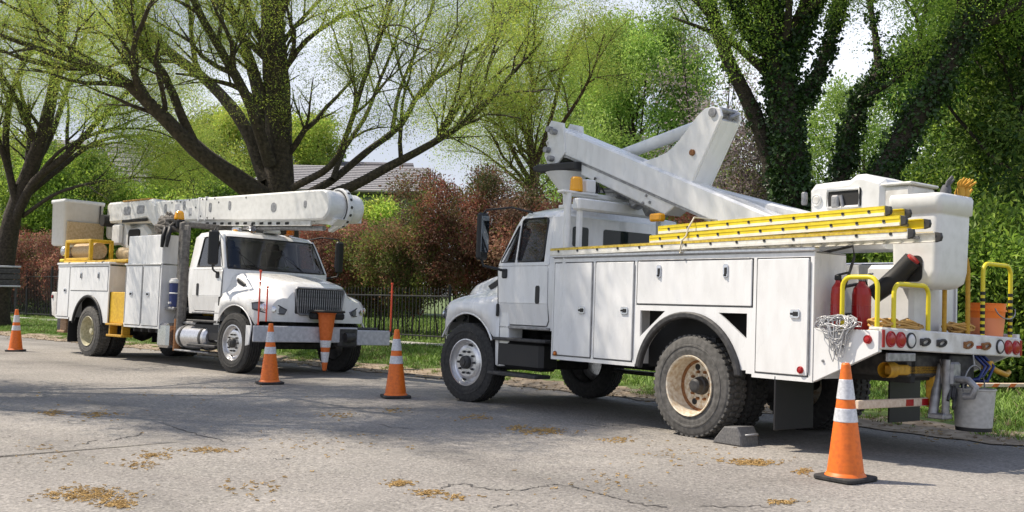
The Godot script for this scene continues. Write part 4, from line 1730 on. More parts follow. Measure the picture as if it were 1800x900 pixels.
	b.rod(Vector3(.24, 3.38, -.40), Vector3(.24, 3.44, -.27), .025, 8)
	obj("roller", b, M.steel, kn)
	b = B.new()
	b.tube(PackedVector3Array([Vector3(2.3, 3.16, -.17), Vector3(.58, 3.45, -.17)]), .075, 14)
	obj("levelling_cylinder", b, M.fibre_white, root)
	b = B.new()
	b.prism(beam_poly(Vector2(1.3, 2.72), Vector2(-1.05, 2.10), .11, .11), Vector3(0, 0, -.2), Vector3.RIGHT, Vector3.UP, Vector3(0, 0, .26), .02)
	obj("upper_boom", b, M.fibre_white, root)
	obj("turn_signal", boxed(Vector3(.95, 2.30, -.75), Vector3(.18, .09, .10), .02), M.amber_lens, root)
	# buckets
	bucket(root)
	# behind the near lockers and on the far side
	obj("control_box", boxed(Vector3(-1.62, 1.42, .0), Vector3(.5, .70, .5), .04), M.fibre_white, root)
	b = B.new()
	b.rod(Vector3(-2.0, 1.06, .08), Vector3(-2.0, 1.60, .08), .022, 8)
	obj("prop", b, M.dull_yellow, root)
	b = B.new()
	b.tube(PackedVector3Array([Vector3(-1.35, 1.84, -.95), Vector3(-1.7, 1.90, -.95), Vector3(-1.72, 1.80, -.95), Vector3(-1.60, 1.50, -.93)]), .014, 6)
	b.tube(PackedVector3Array([Vector3(-1.6, 1.52, -1.0), Vector3(-1.65, 1.56, -.8), Vector3(-1.68, 1.52, -.6)]), .016, 6)
	obj("ladder_stay", b, M.dark_steel, root)


func bucket(root: Node3D) -> void:
	# rounded tub: rings from the foot up
	var tub := func(c: Vector3, ring: Array, r: float) -> B:
		var b := B.new()
		var rings := []
		for q in ring:
			var out := []
			for p in rounded(-q[1] / 2, -q[2] / 2, q[1] / 2, q[2] / 2, r, 5):
				out.append(c + Vector3(p.x + q[3], q[0], p.y))
			rings.append(out)
		b.loft(rings)
		return b
	var b: B = tub.call(Vector3(-1.97, .045, -.125), [[1.50, .28, .42, .04], [1.515, .36, .50, .03], [1.56, .43, .57, .015], [1.66, .46, .555, 0], [2.16, .49, .565, 0], [2.185, .49, .565, 0], [2.19, .53, .60, 0], [2.33, .54, .61, 0], [2.36, .52, .59, 0], [2.36, .46, .53, 0], [2.0, .44, .50, 0]], .06)
	var bk := obj("bucket", b, M.fibre_white, root)
	obj("step_pocket", plate(rounded(-2.06, 1.60, -1.84, 1.84, .05), -.415, -.385, .0), M.matt_black, bk)
	b = B.new()
	var pp := PackedVector3Array([Vector3(-1.99, 1.80, -.45), Vector3(-1.88, 1.68, -.47), Vector3(-1.76, 1.55, -.52), Vector3(-1.66, 1.46, -.58)])
	b.tube(pp, .085, 14)
	var sleeve := obj("tool_sleeve", b, M.black, root)
	b = B.new()
	b.lathe([Vector2(.0, .03), Vector2(.06, .02), Vector2(.07, -.08)], Transform3D(Basis(Quaternion(Vector3.UP, Vector3(-.66, .72, .12).normalized())), pp[0]), 14)
	obj("red_cap", b, M.red_paint, sleeve)
	# the second tub, with its window
	b = B.new()
	var c2 := Vector3(-.92, 0, .35)
	var poly := pv([[-.46, 1.95], [.42, 1.95], [.44, 2.58], [.38, 2.645], [.30, 2.65], [-.04, 2.66], [-.12, 2.71], [-.22, 2.71], [-.44, 2.64], [-.47, 2.58]])
	b.prism(poly, c2 + Vector3(0, 0, -.33), Vector3.RIGHT, Vector3.UP, Vector3(0, 0, .62), .06)
	var b2 := obj("bucket", b, M.fibre_white, root)
	obj("opening", plate(rounded(-1.13, 2.37, -.72, 2.575, .035), .012, .032, .004), M.matt_black, b2)
	b = B.new()
	b.tube(PackedVector3Array([Vector3(-1.11, 2.38, .01), Vector3(-1.11, 2.56, .01), Vector3(-.74, 2.56, .01), Vector3(-.74, 2.38, .01)]), .016, 8, false, true)
	obj("rim", b, M.fibre_white, b2)
	b = B.new()
	b.box(Vector3(-.84, 2.44, .0), Vector3(.09, .13, .05), .015)
	b.rod(Vector3(-.93, 2.38, .0), Vector3(-.90, 2.50, .0), .02, 8)
	obj("valve_lever", b, M.steel, b2)
	round_lamp(b2, Vector3(-.60, 2.47, .018), Vector3(0, 0, -1), .05, M.old_white, M.fibre_white, "boss")
	b = B.new()
	b.box(Vector3(-1.50, 2.36, .28), Vector3(.30, .42, .45), .03)
	b.box(Vector3(-1.50, 2.58, .28), Vector3(.34, .03, .5), .01)
	obj("bucket_mount", b, M.old_white, root)
	obj("lever", boxed(Vector3(-.42, 2.50, .05), Vector3(.06, .14, .06), .015), M.steel, root)


# ---------------------------------------------------------------- loose things on the right truck
# an extension ladder lying on its side: x along it, rails one above the other
func ladder(called: String, label: String, xf: Transform3D, length: float, wide: float, rail: Material, edge_m: Material, rungs: int, feet: bool) -> Node3D:
	var root := thing(called, label, "ladder", xf, "ladders lying on the truck's rack")
	for s in [0.0, 1.0]:
		var z = s * wide
		var o := 1.0 if s == 0.0 else -1.0
		var b := B.new()
		# channel: web outward, flanges inward
		b.box(Vector3(0, .045, z), Vector3(length, .078, .008), .002)
		b.box(Vector3(0, .083, z + o * .016), Vector3(length, .007, .036), .002)
		b.box(Vector3(0, .006, z + o * .016), Vector3(length, .007, .036), .002)
		var r := obj("rail", b, rail, root)
		b = B.new()
		b.box(Vector3(0, .018, z - o * .006), Vector3(length - .02, .028, .004), .001)
		obj("lower_flange", b, M.ladder_pale, r)
		b = B.new()
		b.box(Vector3(0, .088, z + o * .014), Vector3(length - .02, .004, .04), .001)
		b.box(Vector3(0, .072, z - o * .006), Vector3(length - .02, .022, .004), .001)
		obj("rail_edge", b, edge_m, r)
		if feet:
			b = B.new()
			b.prism(pv([[0, .0], [.05, .012], [.06, .045], [.05, .08], [0, .09]]), Vector3(-length / 2, 0, z - .016), Vector3(-1, 0, 0), Vector3.UP, Vector3(0, 0, .032), .004)
			obj("foot", b, M.dark_steel, root)
	var rb := B.new()
	rb.rod(Vector3(0, .045, -.008), Vector3(0, .045, wide + .008), .016, 8)
	var rm := rb.done()
	var nb := B.new()
	nb.lathe([Vector2(.013, 0), Vector2(.011, .008), Vector2(0, .009)], Transform3D(OUT * Basis(Vector3.RIGHT, PI), Vector3.ZERO), 8)
	var nm := nb.done()
	for i in rungs:
		var x := lerpf(-length / 2 + .16, length / 2 - .16, float(i) / (rungs - 1))
		put("rung", rm, M.steel, root, Transform3D(Basis.IDENTITY, Vector3(x, 0, 0)))
		put("rivet", nm, M.black, root, Transform3D(Basis.IDENTITY, Vector3(x, .052, -.008)))
	return root


func make_right_things() -> void:
	# rack and ladders along the near side; RT's z is -1.22 at the lockers
	var lift := Basis(Vector3(0, 0, 1), -.012)
	ladder("extension_ladder", "longest ladder with cream rails, lowest in the stack along the near truck's side", RT * Transform3D(lift, Vector3(-.13, 1.89, -1.26)), 4.62, .42, M.ladder_pale, M.amber_fibre, 14, true)
	var up := Basis(Vector3(0, 0, 1), -.024)
	ladder("extension_ladder", "bright yellow ladder in the middle of the stack, between the cream and the top ladder", RT * Transform3D(up, Vector3(-.86, 2.0, -1.20)), 2.95, .36, M.ladder_yellow, M.ladder_yellow, 11, true)
	ladder("extension_ladder", "short yellow ladder on the top of the stack, its end nearest the buckets capped black", RT * Transform3D(up, Vector3(-.80, 2.10, -1.14)), 2.70, .30, M.ladder_yellow, M.ladder_yellow, 10, true)
	# cord lashed round the stack
	var b := B.new()
	var lp := PackedVector3Array()
	for q in [[1.86, -1.275], [1.98, -1.275], [2.03, -1.22], [2.11, -1.21], [2.225, -1.15], [2.225, -.80], [1.98, -.78], [1.87, -.80]]:
		lp.append(Vector3(.10 + (q[0] - 1.9) * -.2, q[0], q[1]))
	b.tube(lp, .009, 6, false, true)
	var cord := thing("lashing_cord", "pale cord tied round the stacked ladders", "cord", RT)
	obj("loop", b, M.cream, cord)
	# fire extinguishers
	for q in [[-1.70, -.80, .085, "large red fire extinguisher standing behind the yellow hoop on the truck's tail"], [-1.60, -1.02, .06, "thinner dark red cylinder beside the larger fire extinguisher, close to the lockers"]]:
		var e := thing("fire_extinguisher", q[3], "extinguisher", spot(RT, Vector3(q[0], 1.065, q[1])), "red cylinders on the truck's tail")
		var r: float = q[2]
		b = B.new()
		b.lathe([Vector2(0, .0), Vector2(r * .9, 0), Vector2(r, .02), Vector2(r, .40), Vector2(r * .85, .46), Vector2(r * .4, .50), Vector2(r * .35, .52), Vector2(0, .52)], Transform3D.IDENTITY, 22)
		obj("cylinder", b, M.red_paint, e)
		b = B.new()
		b.box(Vector3(0, .545, 0), Vector3(.05, .05, .05), .008)
		b.box(Vector3(-.05, .58, 0), Vector3(.13, .018, .025), .005, Basis(Vector3(0, 0, 1), -.2))
		obj("valve", b, M.steel if r > .07 else M.black, e)
		b = B.new()
		b.tube(PackedVector3Array([Vector3(0, .55, .03), Vector3(.02, .50, r + .02), Vector3(.02, .3, r + .03), Vector3(.0, .12, r + .015)]), .012, 6)
		obj("hose", b, M.black, e)
		b = B.new()
		b.lathe([Vector2(r + .002, .16), Vector2(r + .002, .30)], Transform3D.IDENTITY, 22)
		obj("label_band", b, M.red_lens, e)
	# clear coiled cord hung over the tail side
	var coil := thing("cord_bundle", "tangled clear plastic cord hanging over the truck's tail side", "cord", spot(RT, Vector3(-1.78, 1.15, -1.25)))
	for i in 26:
		b = B.new()
		var pts := PackedVector3Array()
		var wide := rng.randf_range(.06, .22)
		var drop := rng.randf_range(.10, .36) if i < 13 else rng.randf_range(.01, .09)
		var cx := rng.randf_range(-.06, .06)
		var zz := rng.randf_range(-.035, .015)
		for k in 13:
			var a := TAU * k / 12.0 + .3
			var y := sin(a)
			pts.append(Vector3(cx + cos(a) * wide * (1.0 + .1 * sin(a * 3 + i)) * (.55 if y < 0 and drop > .12 else 1.0), (y * .06 if y > 0 else y * drop) + .045 + rng.randf_range(-.022, .022), zz + rng.randf_range(-.012, .012) - (.0 if y < 0 else -.05 * y)))
		b.tube(pts, rng.randf_range(.0035, .0065), 6)
		obj("strand", b, M.clear_cord, coil)
	# ropes heaped on the tail
	for q in [[-2.0, -.66, 12, .33, "heap of tan rope coiled on the truck's tail below the middle hoop"], [-2.0, .34, 9, .24, "smaller heap of tan rope beside the orange bucket"], [-2.03, -1.0, 6, .14, "frayed orange rope bundled at the near corner of the tail"]]:
		var rp := thing("rope_coil", q[4], "rope", spot(RT, Vector3(q[0], 1.13 if q[1] > .0 else 1.145, q[1])), "ropes on the truck's tail")
		for i in q[2]:
			b = B.new()
			var pts := PackedVector3Array()
			var ra := rng.randf_range(.3, 1.0)
			var ph := rng.randf() * TAU
			for k in 16:
				var a := TAU * k / 15.0 + ph
				pts.append(Vector3(cos(a) * .11 * ra + rng.randf_range(-.01, .01), .014 + (i / float(q[2])) * .09 + .02 * sin(a * 2.0 + i), sin(a) * q[3] * ra + rng.randf_range(-.015, .015)))
			b.tube(pts, .0105, 6)
			obj("turn", b, M.rope, rp)
	# orange bucket
	var ob := thing("plastic_bucket", "orange plastic bucket with a pale band on the truck's tail", "bucket", spot(RT, Vector3(-1.98, 1.065, .88)))
	b = B.new()
	b.lathe([Vector2(0, 0), Vector2(.145, 0), Vector2(.15, .01), Vector2(.175, .30), Vector2(.19, .30), Vector2(.19, .315), Vector2(.178, .32), Vector2(.18, .37), Vector2(.187, .37), Vector2(.187, .38), Vector2(.172, .38), Vector2(.145, .02), Vector2(0, .02)], Transform3D.IDENTITY, 32)
	obj("tub", b, M.orange_plastic, ob)
	b = B.new()
	b.lathe([Vector2(.1535, .05), Vector2(.172, .235)], Transform3D.IDENTITY, 32)
	obj("band", b, M.pink_band, ob)
	b = B.new()
	var hp := PackedVector3Array()
	for i in 12:
		var a := PI * i / 11.0
		hp.append(Vector3(-.19 - .03 * sin(a), .33 - .10 * sin(a), cos(a) * .19))
	b.tube(hp, .006, 6)
	obj("bail", b, M.steel, ob)
	# grey pail hung under the tail
	var pl := thing("metal_pail", "grey metal pail hanging below the truck's tail", "pail", spot(RT, Vector3(-2.18, .25, .30)))
	b = B.new()
	b.lathe([Vector2(0, .0), Vector2(.155, 0), Vector2(.157, .03), Vector2(.162, .035), Vector2(.188, .37), Vector2(.196, .375), Vector2(.196, .39), Vector2(.18, .39), Vector2(.155, .06), Vector2(0, .06)], Transform3D.IDENTITY, 32)
	obj("pail_body", b, M.pail_grey, pl)
	b = B.new()
	b.lathe([Vector2(0, -.004), Vector2(.158, -.004), Vector2(.161, .03)], Transform3D.IDENTITY, 32)
	obj("foot_ring", b, M.black, pl)
	b = B.new()
	hp = PackedVector3Array()
	for i in 12:
		var a := PI * i / 11.0
		hp.append(Vector3(0, .36 + .24 * sin(a), cos(a) * .195))
	b.tube(hp, .007, 6)
	b.rod(Vector3(0, .60, 0), Vector3(.02, .74, 0), .008, 6)
	obj("bail", b, M.steel, pl)
	# gloves stuck in the bucket's rim
	for q in [[-2.14, .10, M.glove_yellow, "pair of yellow leather gloves tucked over the rim of the big bucket", 0.0], [-2.10, -.12, M.glove_grey, "grey gloves beside the yellow pair on the bucket's rim", .6]]:
		var g := thing("work_gloves", q[3], "gloves", spot(RT, Vector3(q[0], 2.40, q[1]), q[4]), "gloves on the bucket's rim")
		for h in 2:
			b = B.new()
			var o := Vector3(0, 0, h * .085 - .04)
			b.tube(PackedVector3Array([o + Vector3(.0, -.09, 0), o + Vector3(0, -.03, 0), o + Vector3(-.01, .05, 0), o + Vector3(-.015, .10, .0)]), PackedFloat32Array([.052, .042, .048, .034]), 9)
			for f in 4:
				var fz := (f - 1.5) * .022
				var l: float = [.075, .095, .09, .07][f]
				b.tube(PackedVector3Array([o + Vector3(-.012, .09, fz), o + Vector3(-.02 - .012 * f, .09 + l * .6, fz * 1.4), o + Vector3(-.05 - .01 * f, .09 + l, fz * 1.6 + h * .02)]), PackedFloat32Array([.013, .0125, .009]), 7)
			b.tube(PackedVector3Array([o + Vector3(-.0, .02, .035), o + Vector3(-.02, .07, .075), o + Vector3(-.035, .10, .085)]), PackedFloat32Array([.017, .014, .010]), 7)
			obj("glove", b, q[2], g)
	# wheel chock
	var ck := thing("wheel_chock", "grey wedge chock on the road against the near truck's rear wheel", "chock", spot(RT, Vector3(-.60, .0, -1.16)))
	b = B.new()
	b.prism(pv([[-.16, 0], [.20, 0], [.17, .05], [.06, .17], [-.10, .18], [-.15, .10]]), Vector3(0, 0, -.13), Vector3.RIGHT, Vector3.UP, Vector3(0, 0, .26), .012)
	obj("wedge", b, M.chock, ck)
	b = B.new()
	b.tube(PackedVector3Array([Vector3(-.14, .10, -.05), Vector3(-.22, .12, -.02), Vector3(-.22, .12, .03), Vector3(-.14, .10, .06)]), .012, 6)
	obj("handle", b, M.steel, ck)
	# striped board and a pale plank on the verge behind
	var gp := ground_at(1778, 15.2)
	var bd := thing("barrier_board", "orange and white striped board lying in the grass beyond the truck's tail", "board", Transform3D(Basis(Vector3.UP, .15), gp + Vector3(0, .14, 0)))
	obj("board", boxed(Vector3.ZERO, Vector3(1.3, .05, .12), .005), M.pale_wood, bd)
	for i in 5:
		b = B.new()
		b.prism(pv([[-.06, -.025], [.03, -.025], [.08, .025], [-.01, .025]]), Vector3(-.55 + i * .26, 0, .061), Vector3.RIGHT, Vector3.UP, Vector3(0, 0, .003))
		obj("stripe", b, M.cone_faded, bd)


# ---------------------------------------------------------------- traffic cones
func cone_mesh(root: Node3D, faded: bool) -> void:
	var b := B.new()
	b.prism(rounded(-.185, -.185, .185, .185, .05, 4), Vector3(0, .004, 0), Vector3.RIGHT, Vector3.BACK, Vector3(0, .035, 0), .008)
	obj("base", b, M.rubber if not faded else M.cone_faded, root)
	var R := func(y: float) -> float: return lerpf(.142, .033, (y - .05) / .86)
	b = B.new()
	b.lathe([Vector2(.16, .038), Vector2(.152, .05), Vector2(R.call(.06), .065), Vector2(R.call(.48), .48), Vector2(R.call(.90), .90), Vector2(.026, .912), Vector2(.018, .90), Vector2(0, .86)], Transform3D.IDENTITY, 32)
	obj("cone_body", b, M.cone_orange if not faded else M.cone_faded, root)
	for q in [[.455, .560], [.630, .785]]:
		b = B.new()
		b.lathe([Vector2(R.call(q[0]) + .0005, q[0]), Vector2(R.call(q[0]) + .003, q[0] + .004), Vector2(R.call(q[1]) + .003, q[1] - .004), Vector2(R.call(q[1]) + .0005, q[1])], Transform3D.IDENTITY, 32)
		obj("reflective_collar", b, M.tape, root)


func make_cones() -> void:
	var list := [[2.6305, -8.2735, .62, "large orange cone nearest the camera, beside the near truck's tail", false], [-1.5271, -14.1391, .3, "orange cone between the two trucks, off the end of the plank bumper", false], [-3.6189, -15.9021, .5, "orange cone in front of the far truck's front wheel", false], [-10.7277, -22.8795, .2, "orange cone alone at the left edge, behind the far truck", false]]
	for q in list:
		var c := thing("traffic_cone", q[3], "traffic cone", Transform3D(Basis(Vector3.UP, q[2]), Vector3(q[0], ground_y(q[0], q[1]), q[1])), "orange traffic cones with two white collars")
		cone_mesh(c, false)
	# upside down in the far truck's holder
	var f := thing("traffic_cone", "faded red cone hung upside down on the far truck's front bumper", "traffic cone", LT * Transform3D(Basis(Vector3.RIGHT, PI) * Basis.from_scale(Vector3(1.05, 1.12, 1.05)), Vector3(6.62, 1.12, .07)), "orange traffic cones with two white collars")
	cone_mesh(f, true)


# ---------------------------------------------------------------- the truck on the left
func left_lockers(root: Node3D, s: float) -> void:
	var z := s * 1.22
	var zi := s * .74
	var b := B.new()
	for q in [[-1.51, -.88, .76, 1.85], [-.88, .88, 1.33, 1.85], [1.62, 3.0, .68, 1.85]]:
		b.prism(pv([[q[0], q[2]], [q[0], q[3]], [q[1], q[3]], [q[1], q[2]]]), Vector3(0, 0, z - s * .03), Vector3.RIGHT, Vector3.UP, Vector3(0, 0, zi - z), .004)
	b.prism(pv([[1.63, 1.88], [1.63, 2.42], [2.99, 2.42], [2.99, 1.88]]), Vector3(0, 0, z - s * .01), Vector3.RIGHT, Vector3.UP, Vector3(0, 0, zi - z), .012)
	var box := obj("locker", b, M.paint, root)
	b = B.new()
	var skin := func(poly: Array) -> void: b.prism(pv(poly), Vector3(0, 0, z), Vector3.RIGHT, Vector3.UP, Vector3(0, 0, -s * .026), 0.0)
	skin.call([[-1.53, .74], [-1.53, 1.88], [-1.49, 1.88], [-1.49, .74]])
	skin.call([[-1.49, 1.84], [-1.49, 1.88], [.88, 1.88], [.88, 1.84]])
	skin.call([[-.92, .74], [-.92, 1.84], [-.87, 1.84], [-.87, .74]])
	skin.call([[.86, .70], [.86, 1.84], [.90, 1.84], [.90, .70]])
	skin.call([[-.87, 1.28], [-.87, 1.335], [.86, 1.335], [.86, 1.28]])
	skin.call([[-1.49, .74], [-1.49, .78], [-.92, .78], [-.92, .74]])
	var a := arc(.02, .54, .67, 15, 165, 22)
	skin.call([[-.87, .70], [-.87, 1.28], [.86, 1.28], [.86, .70]] + a)
	skin.call([[1.60, .66], [1.60, 1.88], [1.64, 1.88], [1.64, .66]])
	skin.call([[2.97, .66], [2.97, 1.88], [3.01, 1.88], [3.01, .66]])
	skin.call([[2.28, .70], [2.28, 1.85], [2.32, 1.85], [2.32, .70]])
	skin.call([[1.64, .66], [1.64, .70], [2.97, .70], [2.97, .66]])
	skin.call([[1.64, 1.85], [1.64, 1.88], [2.97, 1.88], [2.97, 1.85]])
	obj("side_skin", b, M.paint, box)
	b = B.new()
	b.box(Vector3(.0, .98, s * .96), Vector3(1.70, .62, .01))
	b.box(Vector3(.0, 1.29, s * 1.08), Vector3(1.70, .015, .2))
	obj("wheel_well", b, M.matt_black, box)
	b = B.new()
	b.prism(pv(arc(.02, .54, .72, 10, 170, 26) + arc(.02, .54, .665, 170, 10, 26)), Vector3(0, 0, z - s * .03), Vector3.RIGHT, Vector3.UP, Vector3(0, 0, s * .06), .012)
	obj("wheel_flare", b, M.black, box)
	for d in [[-1.48, .79, -.93, 1.83, -1.10, 1.34, 0], [-.86, 1.345, .85, 1.83, -.35, 1.66, 1], [1.65, .71, 2.27, 1.84, 1.88, 1.30, 0], [2.33, .71, 2.96, 1.84, 2.55, 1.30, 0]]:
		b = B.new()
		b.prism(rounded(d[0], d[1], d[2], d[3], .012, 2), Vector3(0, 0, z - s * .012), Vector3.RIGHT, Vector3.UP, Vector3(0, 0, s * .022), .006)
		var door := obj("locker_door", b, M.paint, root)
		paddle(door, Vector3(d[4], d[5], z + s * .012), s, d[6] == 1)
		if d[6] == 1:
			paddle(door, Vector3(.45, d[5], z + s * .012), s, true)
		b = B.new()
		var g := .009
		b.prism(rounded(d[0] - g, d[1] - g, d[2] + g, d[3] + g, .014, 2), Vector3(0, 0, z - s * .02), Vector3.RIGHT, Vector3.UP, Vector3(0, 0, s * .021), 0.0)
		obj("door_seal", b, M.seam, door)
		b = B.new()
		if d[6] == 1:
			b.rod(Vector3(d[0] + .03, d[3] + .012, z + s * .008), Vector3(d[2] - .03, d[3] + .012, z + s * .008), .007, 6)
		else:
			b.rod(Vector3(d[0] - .012, d[1] + .03, z + s * .008), Vector3(d[0] - .012, d[3] - .03, z + s * .008), .007, 6)
		obj("hinge", b, M.steel, door)
	b = boxed(Vector3(-.31, 1.905, s * 1.0), Vector3(2.46, .045, .50), .01)
	obj("top_rail", b, M.white_plastic, root)
	b = boxed(Vector3(2.30, 1.868, s * 1.232), Vector3(1.46, .03, .03), .008)
	obj("drip_rail", b, M.white_plastic, root)
	# the stepwell with its yellow kick panel
	b = boxed(Vector3(1.25, 1.58, s * .86), Vector3(.70, .55, .03), .005)
	obj("stepwell_back", b, M.tan, root)
	b = boxed(Vector3(1.25, 1.02, s * 1.03), Vector3(.69, .62, .30), .01)
	obj("kick_panel", b, M.yellow, root)
	b = B.new()
	b.box(Vector3(1.25, .69, s * 1.14), Vector3(.72, .04, .22), .008)
	b.box(Vector3(1.30, .47, s * 1.14), Vector3(.66, .045, .24), .008)
	for x in [1.02, 1.56]:
		b.box(Vector3(x, .58, s * 1.14), Vector3(.05, .22, .16), .006)
	obj("step", b, M.dull_yellow, root)
	b = boxed(Vector3(-.86, .52, s * .95), Vector3(.02, .52, .56), .004)
	obj("mud_flap", b, M.black, root)
	# tail corner
	b = B.new()
	b.prism(pv([[-1.53, .76], [-1.53, 1.30], [-1.80, 1.30], [-1.84, 1.22], [-1.74, .80]]), Vector3(0, 0, z - s * .004), Vector3.RIGHT, Vector3.UP, Vector3(0, 0, -s * .08), .01)
	var tl := obj("tail_side", b, M.old_white, root)
	round_lamp(tl, Vector3(-1.74, 1.20, z), Vector3(0, 0, s), .035, M.red_lens, M.dark_steel, "side_lamp")


func make_left_truck() -> void:
	var root := thing("utility_truck", "farther white boom truck, facing right under the big spreading tree", "truck", LT, "utility trucks parked along the road")
	var b: B
	var fx := 5.51
	cab(root, fx, 1.0, true)
	chassis(root, fx, -1.7)
	wheel(root, Transform3D(Basis.IDENTITY, Vector3(0, .515, 1.055)), true, false)
	wheel(root, Transform3D(Basis(Vector3.UP, PI), Vector3(0, .515, -1.055)), true, false)
	wheel(root, Transform3D(Basis.IDENTITY, Vector3(fx, .515, 1.045)), false, false)
	wheel(root, Transform3D(Basis(Vector3.UP, PI), Vector3(fx, .515, -1.045)), false, false)
	for s in [1.0, -1.0]:
		left_lockers(root, s)
	obj("bed_floor", boxed(Vector3(.6, 1.03, 0), Vector3(4.5, .05, 1.46), .005), M.steel, root)
	obj("tail_board", boxed(Vector3(-1.72, 1.0, 0), Vector3(.06, .5, 2.3), .01), M.old_white, root)
	# yellow coaming round the bed
	b = B.new()
	b.box(Vector3(-.1, 1.95, 1.06), Vector3(2.9, .05, .10), .01)
	b.box(Vector3(-.1, 1.95, -1.06), Vector3(2.9, .05, .10), .01)
	b.box(Vector3(.9, 1.97, .8), Vector3(1.2, .06, .4), .01)
	obj("coaming", b, M.yellow, root)
	# hinge lugs along it
	for x in [-.95, -.15, .6]:
		obj("clip", boxed(Vector3(x, 1.915, 1.235), Vector3(.06, .05, .03), .008), M.black, root)
	# outrigger foot and tail step
	b = B.new()
	b.box(Vector3(-1.42, .63, 1.02), Vector3(.30, .34, .16), .015)
	b.box(Vector3(-1.42, .46, 1.02), Vector3(.36, .05, .26), .01)
	obj("outrigger_foot", b, M.wood, root)
	b = boxed(Vector3(-1.80, .62, .9), Vector3(.24, .3, .25), .03)
	obj("bumper_block", b, M.dark_steel, root)
	b = B.new()
	b.rod(Vector3(-1.75, 1.30, 1.0), Vector3(-1.75, 1.86, 1.0), .045, 8)
	b.rod(Vector3(-1.75, 1.30, .75), Vector3(-1.75, 1.86, .75), .045, 8)
	obj("tail_post", b, M.dull_yellow, root)
	# cable reel in its yellow cage, and the work lamp
	b = B.new()
	for x in [-1.52, -.36]:
		for zz in [1.06, .62]:
			b.box(Vector3(x, 2.19, zz), Vector3(.075, .44, .075), .01)
		b.box(Vector3(x, 2.40, .84), Vector3(.075, .06, .5), .01)
	for zz in [1.06, .62]:
		b.box(Vector3(-.94, 2.40, zz), Vector3(1.2, .065, .075), .01)
		b.box(Vector3(-.94, 2.01, zz), Vector3(1.2, .06, .075), .01)
	var rf := obj("reel_frame", b, M.yellow, root)
	b = B.new()
	b.lathe([Vector2(0, -.50), Vector2(.17, -.50), Vector2(.17, .50), Vector2(0, .50)], Transform3D(Basis(Vector3(0, 0, 1), PI / 2), Vector3(-.94, 2.20, .84)), 24)
	obj("reel", b, M.tan, rf)
	b = B.new()
	b.lathe([Vector2(0, -.10), Vector2(.09, -.08), Vector2(.11, .0), Vector2(.10, .07), Vector2(0, .09)], Transform3D(OUT, Vector3(-1.70, 2.20, 1.02)), 18, true)
	b.rod(Vector3(-1.70, 1.96, 1.0), Vector3(-1.70, 2.12, 1.0), .03, 8)
	obj("work_lamp", b, M.alloy, root)
	obj("lamp_foot", boxed(Vector3(-1.70, 1.99, 1.0), Vector3(.22, .07, .2), .02), M.lemon, root)
	# bucket
	b = B.new()
	var rings := []
	for q in [[2.34, .60, .80], [2.38, .66, .86], [3.28, .70, .90], [3.285, .74, .94], [3.36, .74, .94], [3.37, .70, .90], [3.30, .66, .86]]:
		var r := []
		for p in rounded(-q[1] / 2, -q[2] / 2, q[1] / 2, q[2] / 2, .06, 4):
			r.append(Vector3(-2.27 + p.x, q[0], .55 + p.y))
		rings.append(r)
	b.loft(rings)
	var bk := obj("bucket", b, M.fibre_white, root)
	b = B.new()
	b.box(Vector3(-1.90, 2.62, .52), Vector3(.05, .52, .84), .02)
	obj("tan_cover", b, M.tan, bk)
	b = boxed(Vector3(-1.905, 3.08, .20), Vector3(.03, .40, .03), .005)
	obj("hanger", b, M.dark_steel, bk)
	b = B.new()
	b.prism(rounded(-.34, -.40, .34, .42, .09), Vector3(-1.55, 2.95, -.28), Vector3.RIGHT, Vector3.UP, Vector3(0, 0, .34), .04)
	obj("bucket_bracket", b, M.old_white, root)
	b = B.new()
	b.lathe([Vector2(.0, .0), Vector2(.13, .0), Vector2(.13, .30), Vector2(.0, .30)], Transform3D(OUT, Vector3(-1.36, 2.92, .10)), 18)
	obj("pivot", b, M.matt_black, root)
	# turret with its covers
	b = B.new()
	b.lathe([Vector2(.40, 1.06), Vector2(.40, 1.9), Vector2(.46, 1.92), Vector2(.46, 2.05), Vector2(.36, 2.1), Vector2(0, 2.1)], Transform3D(Basis.IDENTITY, Vector3(.35, 0, 0)), 26)
	obj("pedestal", b, M.old_white, root)
	b = B.new()
	b.prism(pv([[-1.05, 2.42], [-1.02, 2.88], [-.60, 2.92], [-.40, 2.72], [.25, 2.80], [.55, 2.60], [.42, 2.12], [-.15, 2.05], [-.55, 2.30]]), Vector3(0, 0, -.28), Vector3.RIGHT, Vector3.UP, Vector3(0, 0, .52), .06)
	var tu := obj("turret", b, M.fibre_white, root)
	obj("turret_opening", plate(rounded(-.38, 2.34, .14, 2.70, .09), .245, .262, .004), M.matt_black, tu)
	b = boxed(Vector3(-.82, 2.60, .28), Vector3(.42, .46, .10), .05)
	obj("white_cover", b, M.white_plastic, tu)
	b = B.new()
	b.lathe([Vector2(0, -.4), Vector2(.14, -.38), Vector2(.15, 0), Vector2(.14, .38), Vector2(0, .4)], Transform3D(Basis(Vector3(0, 0, 1), PI / 2 - .12), Vector3(.10, 2.12, .42)), 18)
	obj("tan_cylinder", b, M.tan, root)
	# boom
	b = B.new()
	var pts := [[-.95, 3.26], [-.80, 3.27]]
	pts += [[6.55, 3.165]]
	for q in arc(6.62, 2.90, .262, 80, -80, 14):
		pts.append(q)
	pts += [[5.6, 2.66], [2.2, 2.79], [.8, 2.80], [-.80, 2.84], [-1.02, 2.95], [-1.05, 3.15]]
	b.prism(pv(pts), Vector3(0, 0, -.05), Vector3.RIGHT, Vector3.UP, Vector3(0, 0, .36), .03)
	var boom := obj("boom", b, M.fibre_white, root)
	# cover at the foot of the boom, its openings and cap strip
	b = B.new()
